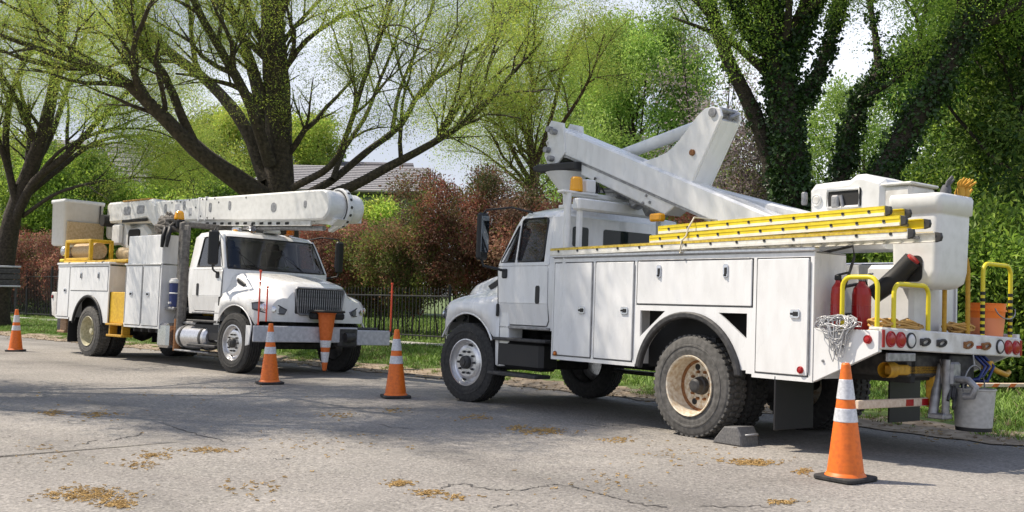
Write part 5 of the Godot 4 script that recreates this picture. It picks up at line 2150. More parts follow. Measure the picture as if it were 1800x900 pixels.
	b.prism(pv([[-1.12, 2.86], [-1.14, 3.18], [-.98, 3.30], [.78, 3.30], [.92, 3.16], [1.10, 2.72], [.98, 2.66], [.60, 2.90], [-.20, 2.86]]), Vector3(0, 0, -.10), Vector3.RIGHT, Vector3.UP, Vector3(0, 0, .455), .04)
	var cv := obj("boom_cover", b, M.fibre_white, boom)
	for x in [-.28, .32]:
		obj("vent", plate(rounded(x - .16, 3.0, x + .16, 3.18, .05), .353, .362, .003), M.steel, cv)
	obj("cap_strip", boxed(Vector3(.05, 3.31, .14), Vector3(1.2, .03, .42), .01), M.dull_yellow, cv)
	obj("dark_slot", plate(rounded(-.5, 2.84, .62, 2.90, .02), .335, .36, .003), M.matt_black, cv)
	for q in [[1.30, 3.07, .055, .10], [2.05, 3.10, .045, .09], [3.05, 3.02, .05, .09], [3.75, 3.02, .045, .085], [5.22, 2.92, .085, .085], [6.18, 2.93, .04, .065]]:
		b = B.new()
		b.prism(rounded(q[0] - q[2], q[1] - q[3], q[0] + q[2], q[1] + q[3], q[2] * .8, 4), Vector3(0, 0, .308), Vector3.RIGHT, Vector3.UP, Vector3(0, 0, .008), .002)
		obj("port", b, M.steel, boom)
	var dot := B.new()
	dot.lathe([Vector2(.02, 0), Vector2(.018, .006), Vector2(0, .008)], Transform3D(OUT, Vector3.ZERO), 8)
	var dm := dot.done()
	for q in [[1.55, 3.18], [1.75, 3.20], [1.9, 3.18], [2.25, 3.2], [1.6, 2.92], [1.9, 2.88], [2.3, 2.90], [2.75, 3.19], [2.9, 3.18], [3.2, 3.18], [3.35, 3.10], [2.95, 2.82], [3.2, 2.80], [2.7, 2.86], [4.3, 3.14], [2.5, 3.04]]:
		put("bolt_head", dm, M.dark_steel, boom, Transform3D(Basis.IDENTITY, Vector3(q[0], q[1], .309)))
	for q in [[2.62, .06], [2.86, .05]]:
		obj("strap", boxed(Vector3(q[0], 3.0, .13), Vector3(q[1], .47, .372), .008), M.white_plastic, boom)
	for q in [[1.78, 3.03, .2, .22], [2.3, 2.96, .12, .16]]:
		obj("sticker", plate(rounded(q[0] - q[2] / 2, q[1] - q[3] / 2, q[0] + q[2] / 2, q[1] + q[3] / 2, .01), .309, .312), M.plank_grey, boom)
	# track plate with its row of slots under the boom
	b = B.new()
	b.prism(pv([[2.2, 2.80], [6.3, 2.64], [6.3, 2.555], [2.2, 2.69]]), Vector3(0, 0, .24), Vector3.RIGHT, Vector3.UP, Vector3(0, 0, .03), .004)
	var tr := obj("track_plate", b, M.old_white, boom)
	for i in 11:
		var x := 2.9 + i * .27
		obj("slot", plate(rounded(x - .06, 2.715 - (x - 2.2) * .034, x + .06, 2.76 - (x - 2.2) * .034, .015, 2), .262, .275), M.matt_black, tr)
	b = B.new()
	b.rod(Vector3(4.1, 2.60, .18), Vector3(6.5, 2.52, .12), .045, 10)
	b.rod(Vector3(2.4, 2.66, .1), Vector3(4.3, 2.58, .1), .03, 8)
	obj("levelling_rod", b, M.steel, boom)
	# elbow: bolted flange and the drum beyond
	b = B.new()
	b.lathe([Vector2(0, -.03), Vector2(.33, -.03), Vector2(.345, -.05), Vector2(.345, -.13), Vector2(.33, -.15), Vector2(0, -.15)], Transform3D(OUT, Vector3(6.62, 2.875, 0)), 36)
	var fl := obj("elbow_flange", b, M.fibre_white, root)
	b = B.new()
	b.lathe([Vector2(.31, -.028), Vector2(.31, -.02), Vector2(.29, -.02)], Transform3D(OUT, Vector3(6.62, 2.875, 0)), 36)
	obj("dark_ring", b, M.dark_steel, fl)
	for i in 16:
		var a := TAU * i / 16
		b = B.new()
		b.lathe([Vector2(.026, -.01), Vector2(.026, .008), Vector2(0, .008)], Transform3D(Basis(Quaternion(Vector3.UP, Vector3(cos(a), sin(a), 0))), Vector3(6.62 + cos(a) * .343, 2.875 + sin(a) * .343, -.09)), 8)
		obj("bolt_head", b, M.dark_steel, fl)
	b = B.new()
	b.lathe([Vector2(.0, -.14), Vector2(.25, -.14), Vector2(.25, -.36), Vector2(.23, -.41), Vector2(0, -.42)], Transform3D(OUT, Vector3(6.66, 2.875, 0)), 32)
	obj("elbow_drum", b, M.fibre_white, root)
	b = B.new()
	b.prism(beam_poly(Vector2(6.6, 2.86), Vector2(-1.2, 3.02), .20, .20), Vector3(0, 0, -.62), Vector3.RIGHT, Vector3.UP, Vector3(0, 0, .3), .03)
	obj("upper_boom", b, M.fibre_white, root)
	b = B.new()
	b.prism(pv([[6.25, 2.62], [6.75, 2.56], [6.9, 2.66], [6.75, 2.70], [6.3, 2.70]]), Vector3(0, 0, -.12), Vector3.RIGHT, Vector3.UP, Vector3(0, 0, .28), .02)
	b.box(Vector3(6.60, 2.55, -.05), Vector3(.34, .07, .12), .02, Basis(Vector3(0, 0, 1), .35))
	obj("elbow_bracket", b, M.fibre_white, root)
	# boom rest on the cab guard
	b = B.new()
	b.box(Vector3(3.30, 1.75, .98), Vector3(.10, 1.80, .14), .015)
	b.box(Vector3(3.30, 1.75, -.98), Vector3(.10, 1.80, .14), .015)
	b.box(Vector3(3.30, 2.62, 0), Vector3(.12, .10, 2.0), .015)
	b.box(Vector3(3.52, 1.72, 1.02), Vector3(.16, 1.75, .05), .01)
	obj("cab_guard", b, M.galv, root)
	b = B.new()
	b.rod(Vector3(3.52, .55, 1.06), Vector3(3.52, 2.5, 1.06), .075, 14)
	obj("exhaust_stack", b, M.galv, root)
	b = B.new()
	b.lathe([Vector2(0, 0), Vector2(.09, .0), Vector2(.095, .03), Vector2(.08, .13), Vector2(.05, .165), Vector2(0, .17)], Transform3D(Basis.IDENTITY, Vector3(3.06, 2.72, .95)), 18)
	obj("beacon", b, M.amber_lens, root)
	b = B.new()
	b.box(Vector3(3.06, 2.64, .95), Vector3(.2, .16, .16), .02)
	obj("beacon_mount", b, M.black, root)
	# roof of the cab
	b = B.new()
	b.lathe([Vector2(0, 0), Vector2(.15, .0), Vector2(.16, .03), Vector2(.13, .10), Vector2(.06, .14), Vector2(0, .145)], Transform3D(Basis.IDENTITY, Vector3(4.55, 2.50, -.12)), 20)
	obj("roof_dome", b, M.white_plastic, root)
	b = B.new()
	b.lathe([Vector2(0, 0), Vector2(.07, .0), Vector2(.075, .02), Vector2(.07, .15), Vector2(0, .16)], Transform3D(Basis.IDENTITY, Vector3(4.55, 2.50, -.52)), 16)
	obj("beacon", b, M.orange_lens, root)
	b = B.new()
	b.box(Vector3(4.35, 2.54, .5), Vector3(.22, .07, .1), .02)
	b.lathe([Vector2(.03, 0), Vector2(.075, .16)], Transform3D(Basis(Vector3(0, 0, 1), -PI / 2), Vector3(4.4, 2.57, .3)), 14)
	obj("air_horn", b, M.chrome, root)
	# tank, step box, pipes
	b = B.new()
	b.lathe([Vector2(0, -.50), Vector2(.16, -.50), Vector2(.21, -.47), Vector2(.215, -.4), Vector2(.215, .4), Vector2(.21, .47), Vector2(.16, .50), Vector2(0, .50)], Transform3D(Basis(Vector3(0, 0, 1), PI / 2), Vector3(4.06, .55, .98)), 28)
	var tk := obj("fuel_tank", b, M.alloy, root)
	for x in [3.72, 4.42]:
		b = B.new()
		b.lathe([Vector2(.217, -.03), Vector2(.226, -.03), Vector2(.226, .03), Vector2(.217, .03)], Transform3D(Basis(Vector3(0, 0, 1), PI / 2), Vector3(x, .55, .98)), 28)
		obj("tank_strap", b, M.dark_steel, tk)
	b = B.new()
	b.box(Vector3(4.1, .30, 1.02), Vector3(1.2, .03, .28), .008)
	b.box(Vector3(4.1, .80, .9), Vector3(1.2, .05, .3), .01)
	obj("tank_step", b, M.steel, root)
	b = B.new()
	b.box(Vector3(3.10, .55, 1.02), Vector3(.40, .46, .36), .05)
	obj("step_box", b, M.chrome, root)
	b = B.new()
	b.rod(Vector3(3.42, .28, 1.05), Vector3(3.42, .86, 1.05), .075, 14)
	obj("exhaust_shield", b, M.rust, root)
	b = B.new()
	for x in [1.9, 2.2, 2.5, 2.8]:
		b.box(Vector3(x, .62, 1.0), Vector3(.05, .08, .3), .01)
	obj("locker_bracket", b, M.dark_steel, root)
	# bumper, plank, holder and rods
	b = B.new()
	b.prism(pv([[-1.18, .60], [-1.18, .84], [1.18, .84], [1.18, .60]]), Vector3(6.36, 0, 0), Vector3(0, 0, 1), Vector3.UP, Vector3(.10, 0, 0), .02)
	obj("front_bumper", b, M.dark_steel, root)
	b = B.new()
	b.box(Vector3(6.50, .70, .37), Vector3(.045, .265, 2.10), .012)
	b.box(Vector3(6.50, .66, -1.05), Vector3(.045, .265, .74), .012)
	var pk := obj("plank_bumper", b, M.plank_grey, root)
	b = B.new()
	b.prism(pv([[.0, .50], [0, .83], [.16, .83], [.10, .52]]), Vector3(6.32, 0, 1.425), Vector3(1, 0, 0), Vector3.UP, Vector3(0, 0, .02), .004)
	obj("plank_end", b, M.white_plastic, pk)
	b = B.new()
	b.box(Vector3(6.44, .66, -.48), Vector3(.18, .34, .42), .03)
	b.lathe([Vector2(.08, -.1), Vector2(.08, .1), Vector2(0, .1)], Transform3D(OUT, Vector3(6.55, .66, -.48)), 14)
	obj("winch", b, M.dark_steel, root)
	b = B.new()
	b.box(Vector3(6.46, 1.02, -.05), Vector3(.20, .12, .64), .03)
	b.box(Vector3(6.62, 1.10, .07), Vector3(.46, .045, .46), .02)
	obj("cone_holder", b, M.matt_black, root)
	for q in [[6.42, 1.28, .84, 1.72], [6.40, 1.12, .90, 1.46], [6.54, -1.40, .78, 1.64], [6.40, -1.52, .80, 1.50]]:
		b = B.new()
		b.rod(Vector3(q[0], q[2], q[1]), Vector3(q[0], q[3], q[1]), .014, 8)
		b.lathe([Vector2(.02, -.02), Vector2(.024, .0), Vector2(.02, .02)], Transform3D(Basis.IDENTITY, Vector3(q[0], q[3], q[1])), 8)
		obj("marker_rod", b, M.rod_red, root)


func make_left_things() -> void:
	# water cooler against the front of the tall locker
	var c := thing("water_cooler", "dark blue drinks cooler with a white lid strapped to the far truck behind its cab", "cooler", spot(LT, Vector3(3.20, 1.08, .98)))
	var b := B.new()
	b.lathe([Vector2(0, 0), Vector2(.13, 0), Vector2(.135, .02), Vector2(.145, .22), Vector2(.15, .24), Vector2(.145, .26), Vector2(.15, .44), Vector2(0, .44)], Transform3D.IDENTITY, 24)
	obj("body", b, M.blue, c)
	b = B.new()
	b.lathe([Vector2(.155, .44), Vector2(.16, .47), Vector2(.15, .52), Vector2(.05, .54), Vector2(0, .545)], Transform3D.IDENTITY, 24)
	obj("lid", b, M.white_plastic, c)
	b = B.new()
	b.lathe([Vector2(.148, .235), Vector2(.154, .25), Vector2(.148, .265)], Transform3D.IDENTITY, 24)
	obj("band", b, M.white_plastic, c)
	obj("shelf", boxed(Vector3(0, -.03, -.05), Vector3(.34, .05, .40), .01), M.steel, c)
	b = B.new()
	b.lathe([Vector2(.02, 0), Vector2(.02, .05), Vector2(0, .05)], Transform3D(OUT, Vector3(.02, .07, .13)), 8)
	obj("tap", b, M.white_plastic, c)
	# harness and slings heaped on the tall locker
	var h := thing("harness_heap", "grey slings heaped on the far truck's tall locker below the yellow beacon", "harness", spot(LT, Vector3(2.72, 2.42, .95)))
	for i in 26:
		b = B.new()
		var pts := PackedVector3Array()
		var ph := rng.randf() * TAU
		var ra := rng.randf_range(.12, .36)
		for k in 14:
			var a := TAU * k / 13.0 + ph
			pts.append(Vector3(cos(a) * ra + rng.randf_range(-.03, .03), .03 + rng.randf_range(0, .10) + .42 * (1.0 - ra * 1.9) * (.6 + .4 * sin(a * 2 + i)), sin(a) * ra * .62))
		b.tube(pts, rng.randf_range(.022, .045), 6)
		obj("strap", b, M.canvas_grey, h)
	for x in [.34, .52]:
		b = B.new()
		b.tube(PackedVector3Array([Vector3(x - .2, .15, .18), Vector3(x, .10, .27), Vector3(x + .02, -.05, .31), Vector3(x - .02, -.24, .31)]), PackedFloat32Array([.03, .04, .045, .03]), 8)
		obj("hanging_strap", b, M.black, h)


# ---------------------------------------------------------------- fences, houses and plants
func make_fence() -> void:
	# black iron fence behind the verge: posts, two rails, pickets
	var runs := [[28.9, 38.5, "black iron picket fence behind the verge, between the two trucks", 1.0], [50.5, 60.1, "taller black iron picket fence behind the far truck, at the left edge", 1.4]]
	var pick := B.new()
	pick.box(Vector3(0, .74, 0), Vector3(.022, 1.42, .022), .003)
	pick.prism(pv([[-.016, 1.45], [.016, 1.45], [0, 1.53]]), Vector3(0, 0, -.008), Vector3.RIGHT, Vector3.UP, Vector3(0, 0, .016))
	var pm := pick.done()
	var post := B.new()
	post.box(Vector3(0, .78, 0), Vector3(.065, 1.6, .065), .006)
	post.box(Vector3(0, 1.60, 0), Vector3(.08, .03, .08), .01)
	var qm := post.done()
	for r in runs:
		var o := along(r[0], 6.6)
		var base := Vector3(o.x, .02, o.y)
		var f := thing("picket_fence", r[2], "fence", Transform3D(Basis.IDENTITY, base), "iron fences behind the verge")
		var n := int((r[1] - r[0]) / 2.4)
		for i in n + 1:
			var s: float = lerpf(r[0], r[1], float(i) / n)
			var p := along(s, 6.6)
			put("post", qm, M.fence_black, f, Transform3D(Basis.from_scale(Vector3(1, r[3], 1)), Vector3(p.x, .02, p.y) - base))
			if i < n:
				var q := along(lerpf(r[0], r[1], float(i + 1) / n), 6.6)
				for y in [.22, 1.30 * r[3]]:
					var b := B.new()
					var a := Vector3(p.x, .02 + y, p.y) - base
					var c := Vector3(q.x, .02 + y, q.y) - base
					b.box((a + c) * .5, Vector3(a.distance_to(c), .035, .03), .003, Basis(Vector3.UP, -atan2(c.z - a.z, c.x - a.x)))
					obj("rail", b, M.fence_black, f)
				var m := 16
				for k in range(1, m):
					var w := p.lerp(q, float(k) / m)
					put("picket", pm, M.fence_black, f, Transform3D(Basis(Vector3.UP, .8) * Basis.from_scale(Vector3(1, r[3], 1)), Vector3(w.x, .02, w.y) - base))


func slab_roof(root: Node3D, called: String, a: Vector3, b_: Vector3, c: Vector3, d: Vector3, m: Material, rows: int) -> void:
	# courses of shingle, each lapping over the one below
	var n := (b_ - a).cross(d - a).normalized()
	if n.y < 0:
		n = -n
	var b := B.new()
	b.quad(a, b_, c, d, n)
	b.quad(a - n * .15, b_ - n * .15, c - n * .15, d - n * .15, -n)
	b.quad(a, b_, b_ - n * .15, a - n * .15, a - d)
	b.quad(a, d, d - n * .15, a - n * .15, a - b_)
	b.quad(b_, c, c - n * .15, b_ - n * .15, b_ - a)
	var r := obj(called, b, m, root)
	for i in rows:
		var f0 := float(i) / rows
		var f1 := float(i + 1) / rows
		b = B.new()
		b.quad(a.lerp(d, f0) + n * .05, b_.lerp(c, f0) + n * .05, b_.lerp(c, f1) + n * .012, a.lerp(d, f1) + n * .012, n)
		b.quad(a.lerp(d, f0) + n * .05, b_.lerp(c, f0) + n * .05, b_.lerp(c, f0), a.lerp(d, f0), a - d)
		obj("shingle_course", b, m, r)


func house(called: String, label: String, xf: Transform3D, w: float, dp: float, eave: float, ridge: float, wall: Material, roof: Material, wins: Array) -> Node3D:
	var root := thing(called, label, "house", xf, "")
	var b := B.new()
	b.box(Vector3(0, eave / 2, 0), Vector3(w, eave, dp), .02)
	for s in [-1.0, 1.0]:
		b.prism(PackedVector2Array([Vector2(-dp / 2, eave), Vector2(dp / 2, eave), Vector2(0, ridge)]), Vector3(s * (w / 2 - .1), 0, 0), Vector3(0, 0, 1), Vector3.UP, Vector3(s * .1, 0, 0))
	var wl := obj("wall", b, wall, root)
	var n := int(eave / .22)
	for i in n:
		for s in [-1.0, 1.0]:
			obj("clapboard", boxed(Vector3(0, .12 + i * .22, s * (dp / 2 + .012)), Vector3(w, .20, .03), .008, Basis(Vector3.RIGHT, s * -.09)), wall, wl)
	for s in [-1.0, 1.0]:
		var ov := .45
		slab_roof(root, "roof", Vector3(-w / 2 - ov, eave - .2, s * (dp / 2 + ov)), Vector3(w / 2 + ov, eave - .2, s * (dp / 2 + ov)), Vector3(w / 2 + ov, ridge, 0), Vector3(-w / 2 - ov, ridge, 0), roof, 14)
		obj("gutter", boxed(Vector3(0, eave - .22, s * (dp / 2 + ov + .05)), Vector3(w + ov * 2, .12, .1), .02), M.trim_white, root)
	for q in wins:
		var fr := B.new()
		var z := dp / 2 + .03
		for sd in [-1.0, 1.0]:
			fr.box(Vector3(q[0] + sd * q[2] / 2, q[1], z), Vector3(.10, q[3] + .2, .08), .01)
			fr.box(Vector3(q[0], q[1] + sd * q[3] / 2, z), Vector3(q[2], .10, .08), .01)
		fr.box(Vector3(q[0], q[1], z), Vector3(q[2], .05, .06), .005)
		var win := obj("window", fr, M.trim_white, root)
		for sd in [-1.0, 1.0]:
			obj("pane", boxed(Vector3(q[0], q[1] + sd * q[3] * .25, z + .005), Vector3(q[2] - .1, q[3] * .5 - .06, .02), .004), M.pane, win)
	return root


func make_houses() -> void:
	var p := ground_at(608, 60)
	var a := house("green_house", "pale green house with a grey shingle roof beyond the red shrubs", Transform3D(Basis(Vector3.UP, .06), p), 8.6, 8.0, 6.9, 8.5, M.house_green, M.roof_grey, [[1.3, 5.3, 1.1, 1.7], [-1.8, 5.3, 1.1, 1.7], [2.9, 5.3, .8, 1.7]])
	# the taller part behind, with the darker roof
	var b := B.new()
	b.box(Vector3(-1.2, 3.9, -5.5), Vector3(9.0, 7.8, 3.0), .02)
	obj("rear_wing", b, M.house_green, a)
	slab_roof(a, "dark_roof", Vector3(-6.0, 7.9, -3.7), Vector3(3.9, 7.9, -3.7), Vector3(3.5, 9.5, -6.0), Vector3(-5.6, 9.5, -6.0), M.roof_dark, 8)
	p = ground_at(215, 66)
	var h := house("tan_house", "tall house with a broad grey roof, half hidden behind the trees at the left", Transform3D(Basis(Vector3.UP, .35), p), 9.5, 9.0, 6.0, 10.4, M.house_tan, M.roof_grey, [[-1.5, 4.2, 1.1, 1.7], [1.6, 4.2, 1.1, 1.7]])
	h.set_meta("category", "house")


func make_board() -> void:
	# dark slatted board on posts at the left edge
	var p := ground_at(-2, 35.5)
	var r := thing("slatted_board", "dark board with a pale rail on posts before the fence, at the left edge", "board", Transform3D(Basis(Vector3.UP, .3), p))
	for i in 3:
		obj("slat", boxed(Vector3(.05, 1.55 + i * .19, 0), Vector3(1.25, .17, .04), .01), M.dark_steel, r)
	for y in [1.42, 2.08]:
		obj("rail", boxed(Vector3(.05, y, .01), Vector3(1.3, .06, .07), .01), M.plank_grey, r)
	for x in [-.45, .55]:
		obj("post", boxed(Vector3(x, 1.0, -.03), Vector3(.08, 2.1, .06), .01), M.dark_steel, r)


func px_stem(list: Array, r0: float, r1: float) -> Array:
	var pts := []
	for q in list:
		pts.append(at(q[0], q[1], q[2]))
	return [pts, r0, r1]


func make_trees() -> void:
	var fresh := [Color(.22, .28, .045), Color(.17, .24, .04), Color(.28, .32, .06), Color(.25, .25, .05), Color(.14, .20, .035)]
	var gold := [Color(.24, .22, .04), Color(.19, .20, .035), Color(.27, .25, .06), Color(.16, .15, .03)]
	var green := [Color(.10, .165, .022), Color(.145, .22, .030), Color(.065, .11, .018), Color(.20, .27, .042)]
	var deep := [Color(.03, .075, .018), Color(.045, .10, .02), Color(.06, .12, .022), Color(.025, .055, .015)]
	var lime := [Color(.17, .25, .05), Color(.14, .22, .045), Color(.22, .29, .07), Color(.10, .16, .03)]
	var base_o := {"levels": 3, "density": [1.15, 1.7, 2.0], "longest": [4.0, 1.7, .7], "from": .42, "keep": .75, "spread": .7, "lift": Vector3(0, .28, 0), "step": .38, "wobble": .16, "bend": -.015}
	# the big spreading tree behind the far truck
	var o := base_o.duplicate()
	var g := ground_at(500, 27)
	var stems := [
		[[g, at(497, 420, 27), at(492, 300, 27), at(487, 180, 26.8), at(482, 70, 26.6), at(474, -60, 26.4), at(466, -170, 26)], .48, .25],
		px_stem([[478, 360, 27], [420, 318, 26.5], [345, 262, 25.6], [272, 192, 24.6], [205, 134, 23.8], [100, 97, 22.6], [-10, 58, 21.5]], .36, .045),
		px_stem([[345, 262, 25.6], [318, 200, 25.2], [288, 130, 24.8], [232, 60, 24.2], [190, -30, 23.6]], .15, .06),
		px_stem([[470, 320, 27], [432, 225, 27.4], [372, 150, 27.9], [300, 92, 28.3], [225, 10, 28.6], [190, -60, 28.8]], .25, .08),
		px_stem([[475, 290, 26.6], [442, 190, 26], [412, 130, 25.6], [352, 25, 25], [320, -60, 24.6]], .20, .08),
		px_stem([[478, 270, 27.2], [450, 160, 27.6], [425, 70, 28], [390, -40, 28.4]], .18, .08),
		px_stem([[488, 235, 26.8], [444, 108, 26.4], [408, 10, 26], [390, -60, 25.8]], .12, .06),
		px_stem([[272, 192, 24.6], [232, 120, 24.8], [205, 30, 25], [196, -40, 25.2]], .10, .04),
		px_stem([[205, 134, 23.8], [120, 80, 23.2], [40, 22, 22.4], [-30, -10, 21.8]], .075, .03),
		px_stem([[515, 360, 26.6], [600, 335, 26], [705, 282, 25.2], [782, 238, 24.5], [846, 190, 23.8], [900, 130, 23.2], [955, 70, 22.6]], .20, .03),
		px_stem([[520, 350, 27.2], [580, 320, 27.6], [655, 258, 28], [704, 220, 28.2], [745, 155, 28.4], [820, 100, 28.6], [925, 5, 28.8]], .14, .035),
		px_stem([[515, 330, 26.4], [580, 292, 25.6], [612, 230, 25], [640, 140, 24.4], [672, 55, 24], [694, -20, 23.8]], .12, .04),
		px_stem([[585, 315, 27.4], [606, 260, 27.8], [640, 210, 28], [668, 140, 28.2], [700, 60, 28.4], [716, -10, 28.6]], .09, .03),
		px_stem([[690, 228, 28], [702, 160, 28.4], [735, 80, 28.8], [770, -20, 29]], .075, .03),
		px_stem([[770, 244, 24.6], [810, 180, 24.8], [842, 110, 25], [900, 10, 25.2]], .09, .03),
		px_stem([[494, 130, 26.6], [540, 70, 26.2], [600, 30, 25.8], [660, 8, 25.4]], .10, .03),
		px_stem([[482, 110, 26.6], [440, 30, 26.8], [420, -40, 27]], .15, .08),
		px_stem([[620, 22, 25.6], [680, 58, 25.2], [740, 85, 24.8], [790, 92, 24.4]], .04, .012)]
	drawn_tree("spreading_tree", "big spreading tree with many dark limbs and thin new leaves, right behind the far truck", "", stems, M.bark, o, {"count": 9500, "loose": .22, "kinds": fresh, "n": 34, "leaf": .038, "ball": .34})
	# the leaning tree at the left edge
	o = base_o.duplicate()
	o.density = [1.0, 1.6, 2.0]
	o.bend = -.05
	g = ground_at(-6, 36)
	stems = [
		[[g, at(2, 500, 36), at(18, 400, 36), at(45, 320, 35.8), at(80, 220, 35.4), at(98, 130, 35), at(112, 40, 34.6), at(120, -60, 34.4)], .42, .10],
		px_stem([[20, 400, 36], [60, 320, 35.4], [120, 270, 34.8], [170, 215, 34], [215, 170, 33.4], [262, 120, 32.6]], .22, .05),
		px_stem([[45, 345, 35.8], [100, 300, 36.2], [165, 252, 36.6], [235, 240, 37], [310, 262, 37.2], [360, 310, 37.4]], .13, .03),
		px_stem([[40, 330, 35.8], [88, 240, 36.4], [120, 150, 37], [150, 60, 37.4], [165, -30, 37.6]], .17, .06),
		px_stem([[30, 360, 35.8], [10, 260, 35.2], [22, 160, 34.8], [60, 70, 34.4], [75, -20, 34]], .17, .06),
		px_stem([[50, 330, 35.6], [110, 262, 34.6], [190, 230, 33.8], [262, 228, 33], [322, 250, 32.4]], .09, .02),
		px_stem([[40, 380, 36], [100, 340, 35], [180, 318, 34.2], [260, 312, 33.6], [320, 318, 33]], .09, .02),
		px_stem([[15, 300, 35.4], [-10, 220, 34.6], [-30, 120, 34]], .12, .05)]
	drawn_tree("leaning_tree", "tree at the left edge whose thin limbs lean and arch to the right", "", stems, M.bark_dark, o, {"count": 5600, "loose": .24, "kinds": fresh, "n": 32, "leaf": .043, "ball": .38})
	# the ivy-covered tree behind the near truck
	o = base_o.duplicate()
	o.density = [.7, 1.5, 2.0]
	o.from = .68
	o.lift = Vector3(0, .45, 0)
	g = ground_at(1395, 19)
	stems = [
		[[g, at(1392, 400, 19), at(1388, 300, 19), at(1378, 200, 19), at(1368, 110, 19), at(1352, 20, 18.9), at(1335, -70, 18.8)], .37, .20],
		px_stem([[1365, 330, 19.2], [1338, 235, 19.3], [1310, 165, 19.4], [1280, 105, 19.5], [1252, 20, 19.6], [1236, -60, 19.7]], .19, .12),
		px_stem([[1378, 130, 19], [1405, 70, 18.8], [1428, 10, 18.6], [1445, -50, 18.4]], .16, .09),
		px_stem([[1345, 90, 18.9], [1310, 40, 18.6], [1280, -20, 18.3]], .14, .07),
		px_stem([[1402, 190, 19], [1432, 140, 19.3], [1460, 70, 19.6], [1482, -20, 19.9]], .15, .07),
		px_stem([[1452, 400, 19.3], [1478, 320, 19.5], [1496, 230, 19.8], [1516, 165, 20], [1560, 120, 20.2], [1640, 85, 20.4], [1715, 40, 20.6], [1760, 0, 20.8]], .19, .06),
		px_stem([[1500, 400, 18.8], [1545, 322, 18.6], [1590, 240, 18.4], [1640, 160, 18.2], [1690, 70, 18], [1730, -10, 17.8], [1760, -80, 17.6]], .27, .17),
		px_stem([[1545, 130, 20.2], [1538, 60, 20.4], [1525, -20, 20.6]], .10, .05),
		px_stem([[1500, 185, 19.9], [1560, 150, 19.4], [1600, 120, 19], [1660, 100, 18.6]], .07, .03)]
	var ivy_tree := drawn_tree("ivy_tree", "big many-stemmed tree wrapped in ivy, right behind the near truck's buckets", "", stems, M.bark_dark, o, {"count": 4200, "loose": .2, "kinds": green, "n": 34, "leaf": .042, "ball": .40})
	# ivy on its stems
	var places := []
	var tints := []
	var o3: Vector3 = ivy_tree.position
	for k in stems.size():
		var path := curve(stems[k][0], .25)
		var many = [3200, 90, 420, 200, 360, 1000, 900, 40, 30][k] as int
		for i in many:
			var f := pow(rng.randf(), 1.25)
			var j := clampi(int(f * (path.size() - 1)), 0, path.size() - 2)
			var r: float = lerpf(stems[k][1], stems[k][2], f)
			var p: Vector3 = path[j].lerp(path[j + 1], rng.randf())
			var out := Vector3(rng.randfn(), rng.randfn() * .3, rng.randfn()).normalized()
			p += out * r * rng.randf_range(.75, 1.06)
			places.append(Transform3D(Basis.from_euler(Vector3(rng.randf() * TAU, rng.randf() * TAU, rng.randf() * TAU)).scaled(Vector3.ONE * rng.randf_range(.6, 1.3)), p - o3))
			tints.append(leaf_tint(deep, .45))
	scatter("ivy", sprig(9, .08, .13, .8), M.dark_leaf, places, tints, ivy_tree)
	# the street tree on this side of the road, out to the left, whose shade dapples the road
	o = base_o.duplicate()
	o.density = [1.2, 1.8, 2.4]
	o.longest = [3.6, 1.8, .8]
	g = Vector3(-12.2, 0, -14.6)
	stems = [
		[[g, g + Vector3(.1, 2.5, 0), g + Vector3(.3, 5, -.2), g + Vector3(.4, 8, -.1), g + Vector3(.8, 11, .2)], .34, .08],
		[[g + Vector3(.2, 3.6, 0), g + Vector3(1.8, 5.4, -.4), g + Vector3(3.6, 6.9, -.6), g + Vector3(5.6, 7.9, -1.0), g + Vector3(7.6, 8.5, -1.6), g + Vector3(9.6, 8.9, -1.5)], .17, .03],
		[[g + Vector3(.25, 4.6, 0), g + Vector3(1.6, 6.6, 1.2), g + Vector3(3.4, 8.4, 2.0), g + Vector3(5.0, 9.4, 2.4)], .15, .03],
		[[g + Vector3(.3, 5.4, 0), g + Vector3(1.4, 7.4, -1.4), g + Vector3(3.2, 9.2, -2.6), g + Vector3(5.0, 10.2, -3.8)], .15, .03],
		[[g + Vector3(.3, 5.2, 0), g + Vector3(-1.4, 7.2, -.6), g + Vector3(-3.0, 9.0, -1.0)], .14, .03],
		[[g + Vector3(.3, 6.0, 0), g + Vector3(2.2, 8.6, .2), g + Vector3(4.6, 10.2, .0), g + Vector3(7.0, 10.8, .2), g + Vector3(9.2, 10.9, .3)], .13, .03],
		[[g + Vector3(.3, 4.2, 0), g + Vector3(-.6, 6.2, 2.0), g + Vector3(-1.0, 8.0, 3.4)], .13, .03]]
	drawn_tree("street_tree", "nearer tree whose yellowish leafy twigs hang into the top left corner", "", stems, M.bark, o, {"count": 21000, "loose": .24, "kinds": gold, "n": 14, "leaf": .058, "ball": .34})
	# slender tree behind the near truck's cab
	o = base_o.duplicate()
	o.density = [1.3, 2.2, 3.0]
	g = ground_at(945, 34)
	stems = [
		[[g, at(940, 420, 34), at(938, 320, 34), at(930, 230, 34), at(935, 140, 34), at(925, 40, 34)], .20, .05],
		px_stem([[938, 330, 34], [900, 262, 33.6], [872, 190, 33.2], [850, 110, 32.8]], .12, .03),
		px_stem([[938, 300, 34], [965, 220, 34.4], [985, 140, 34.8], [1010, 50, 35.2]], .12, .03),
		px_stem([[936, 340, 34], [890, 300, 34.6], [840, 262, 35], [800, 245, 35.4]], .08, .02),
		px_stem([[940, 280, 34], [1000, 200, 33.4], [1040, 130, 33], [1062, 60, 32.6]], .10, .03),
		px_stem([[938, 310, 34], [918, 200, 34.4], [905, 100, 34.8]], .09, .03)]
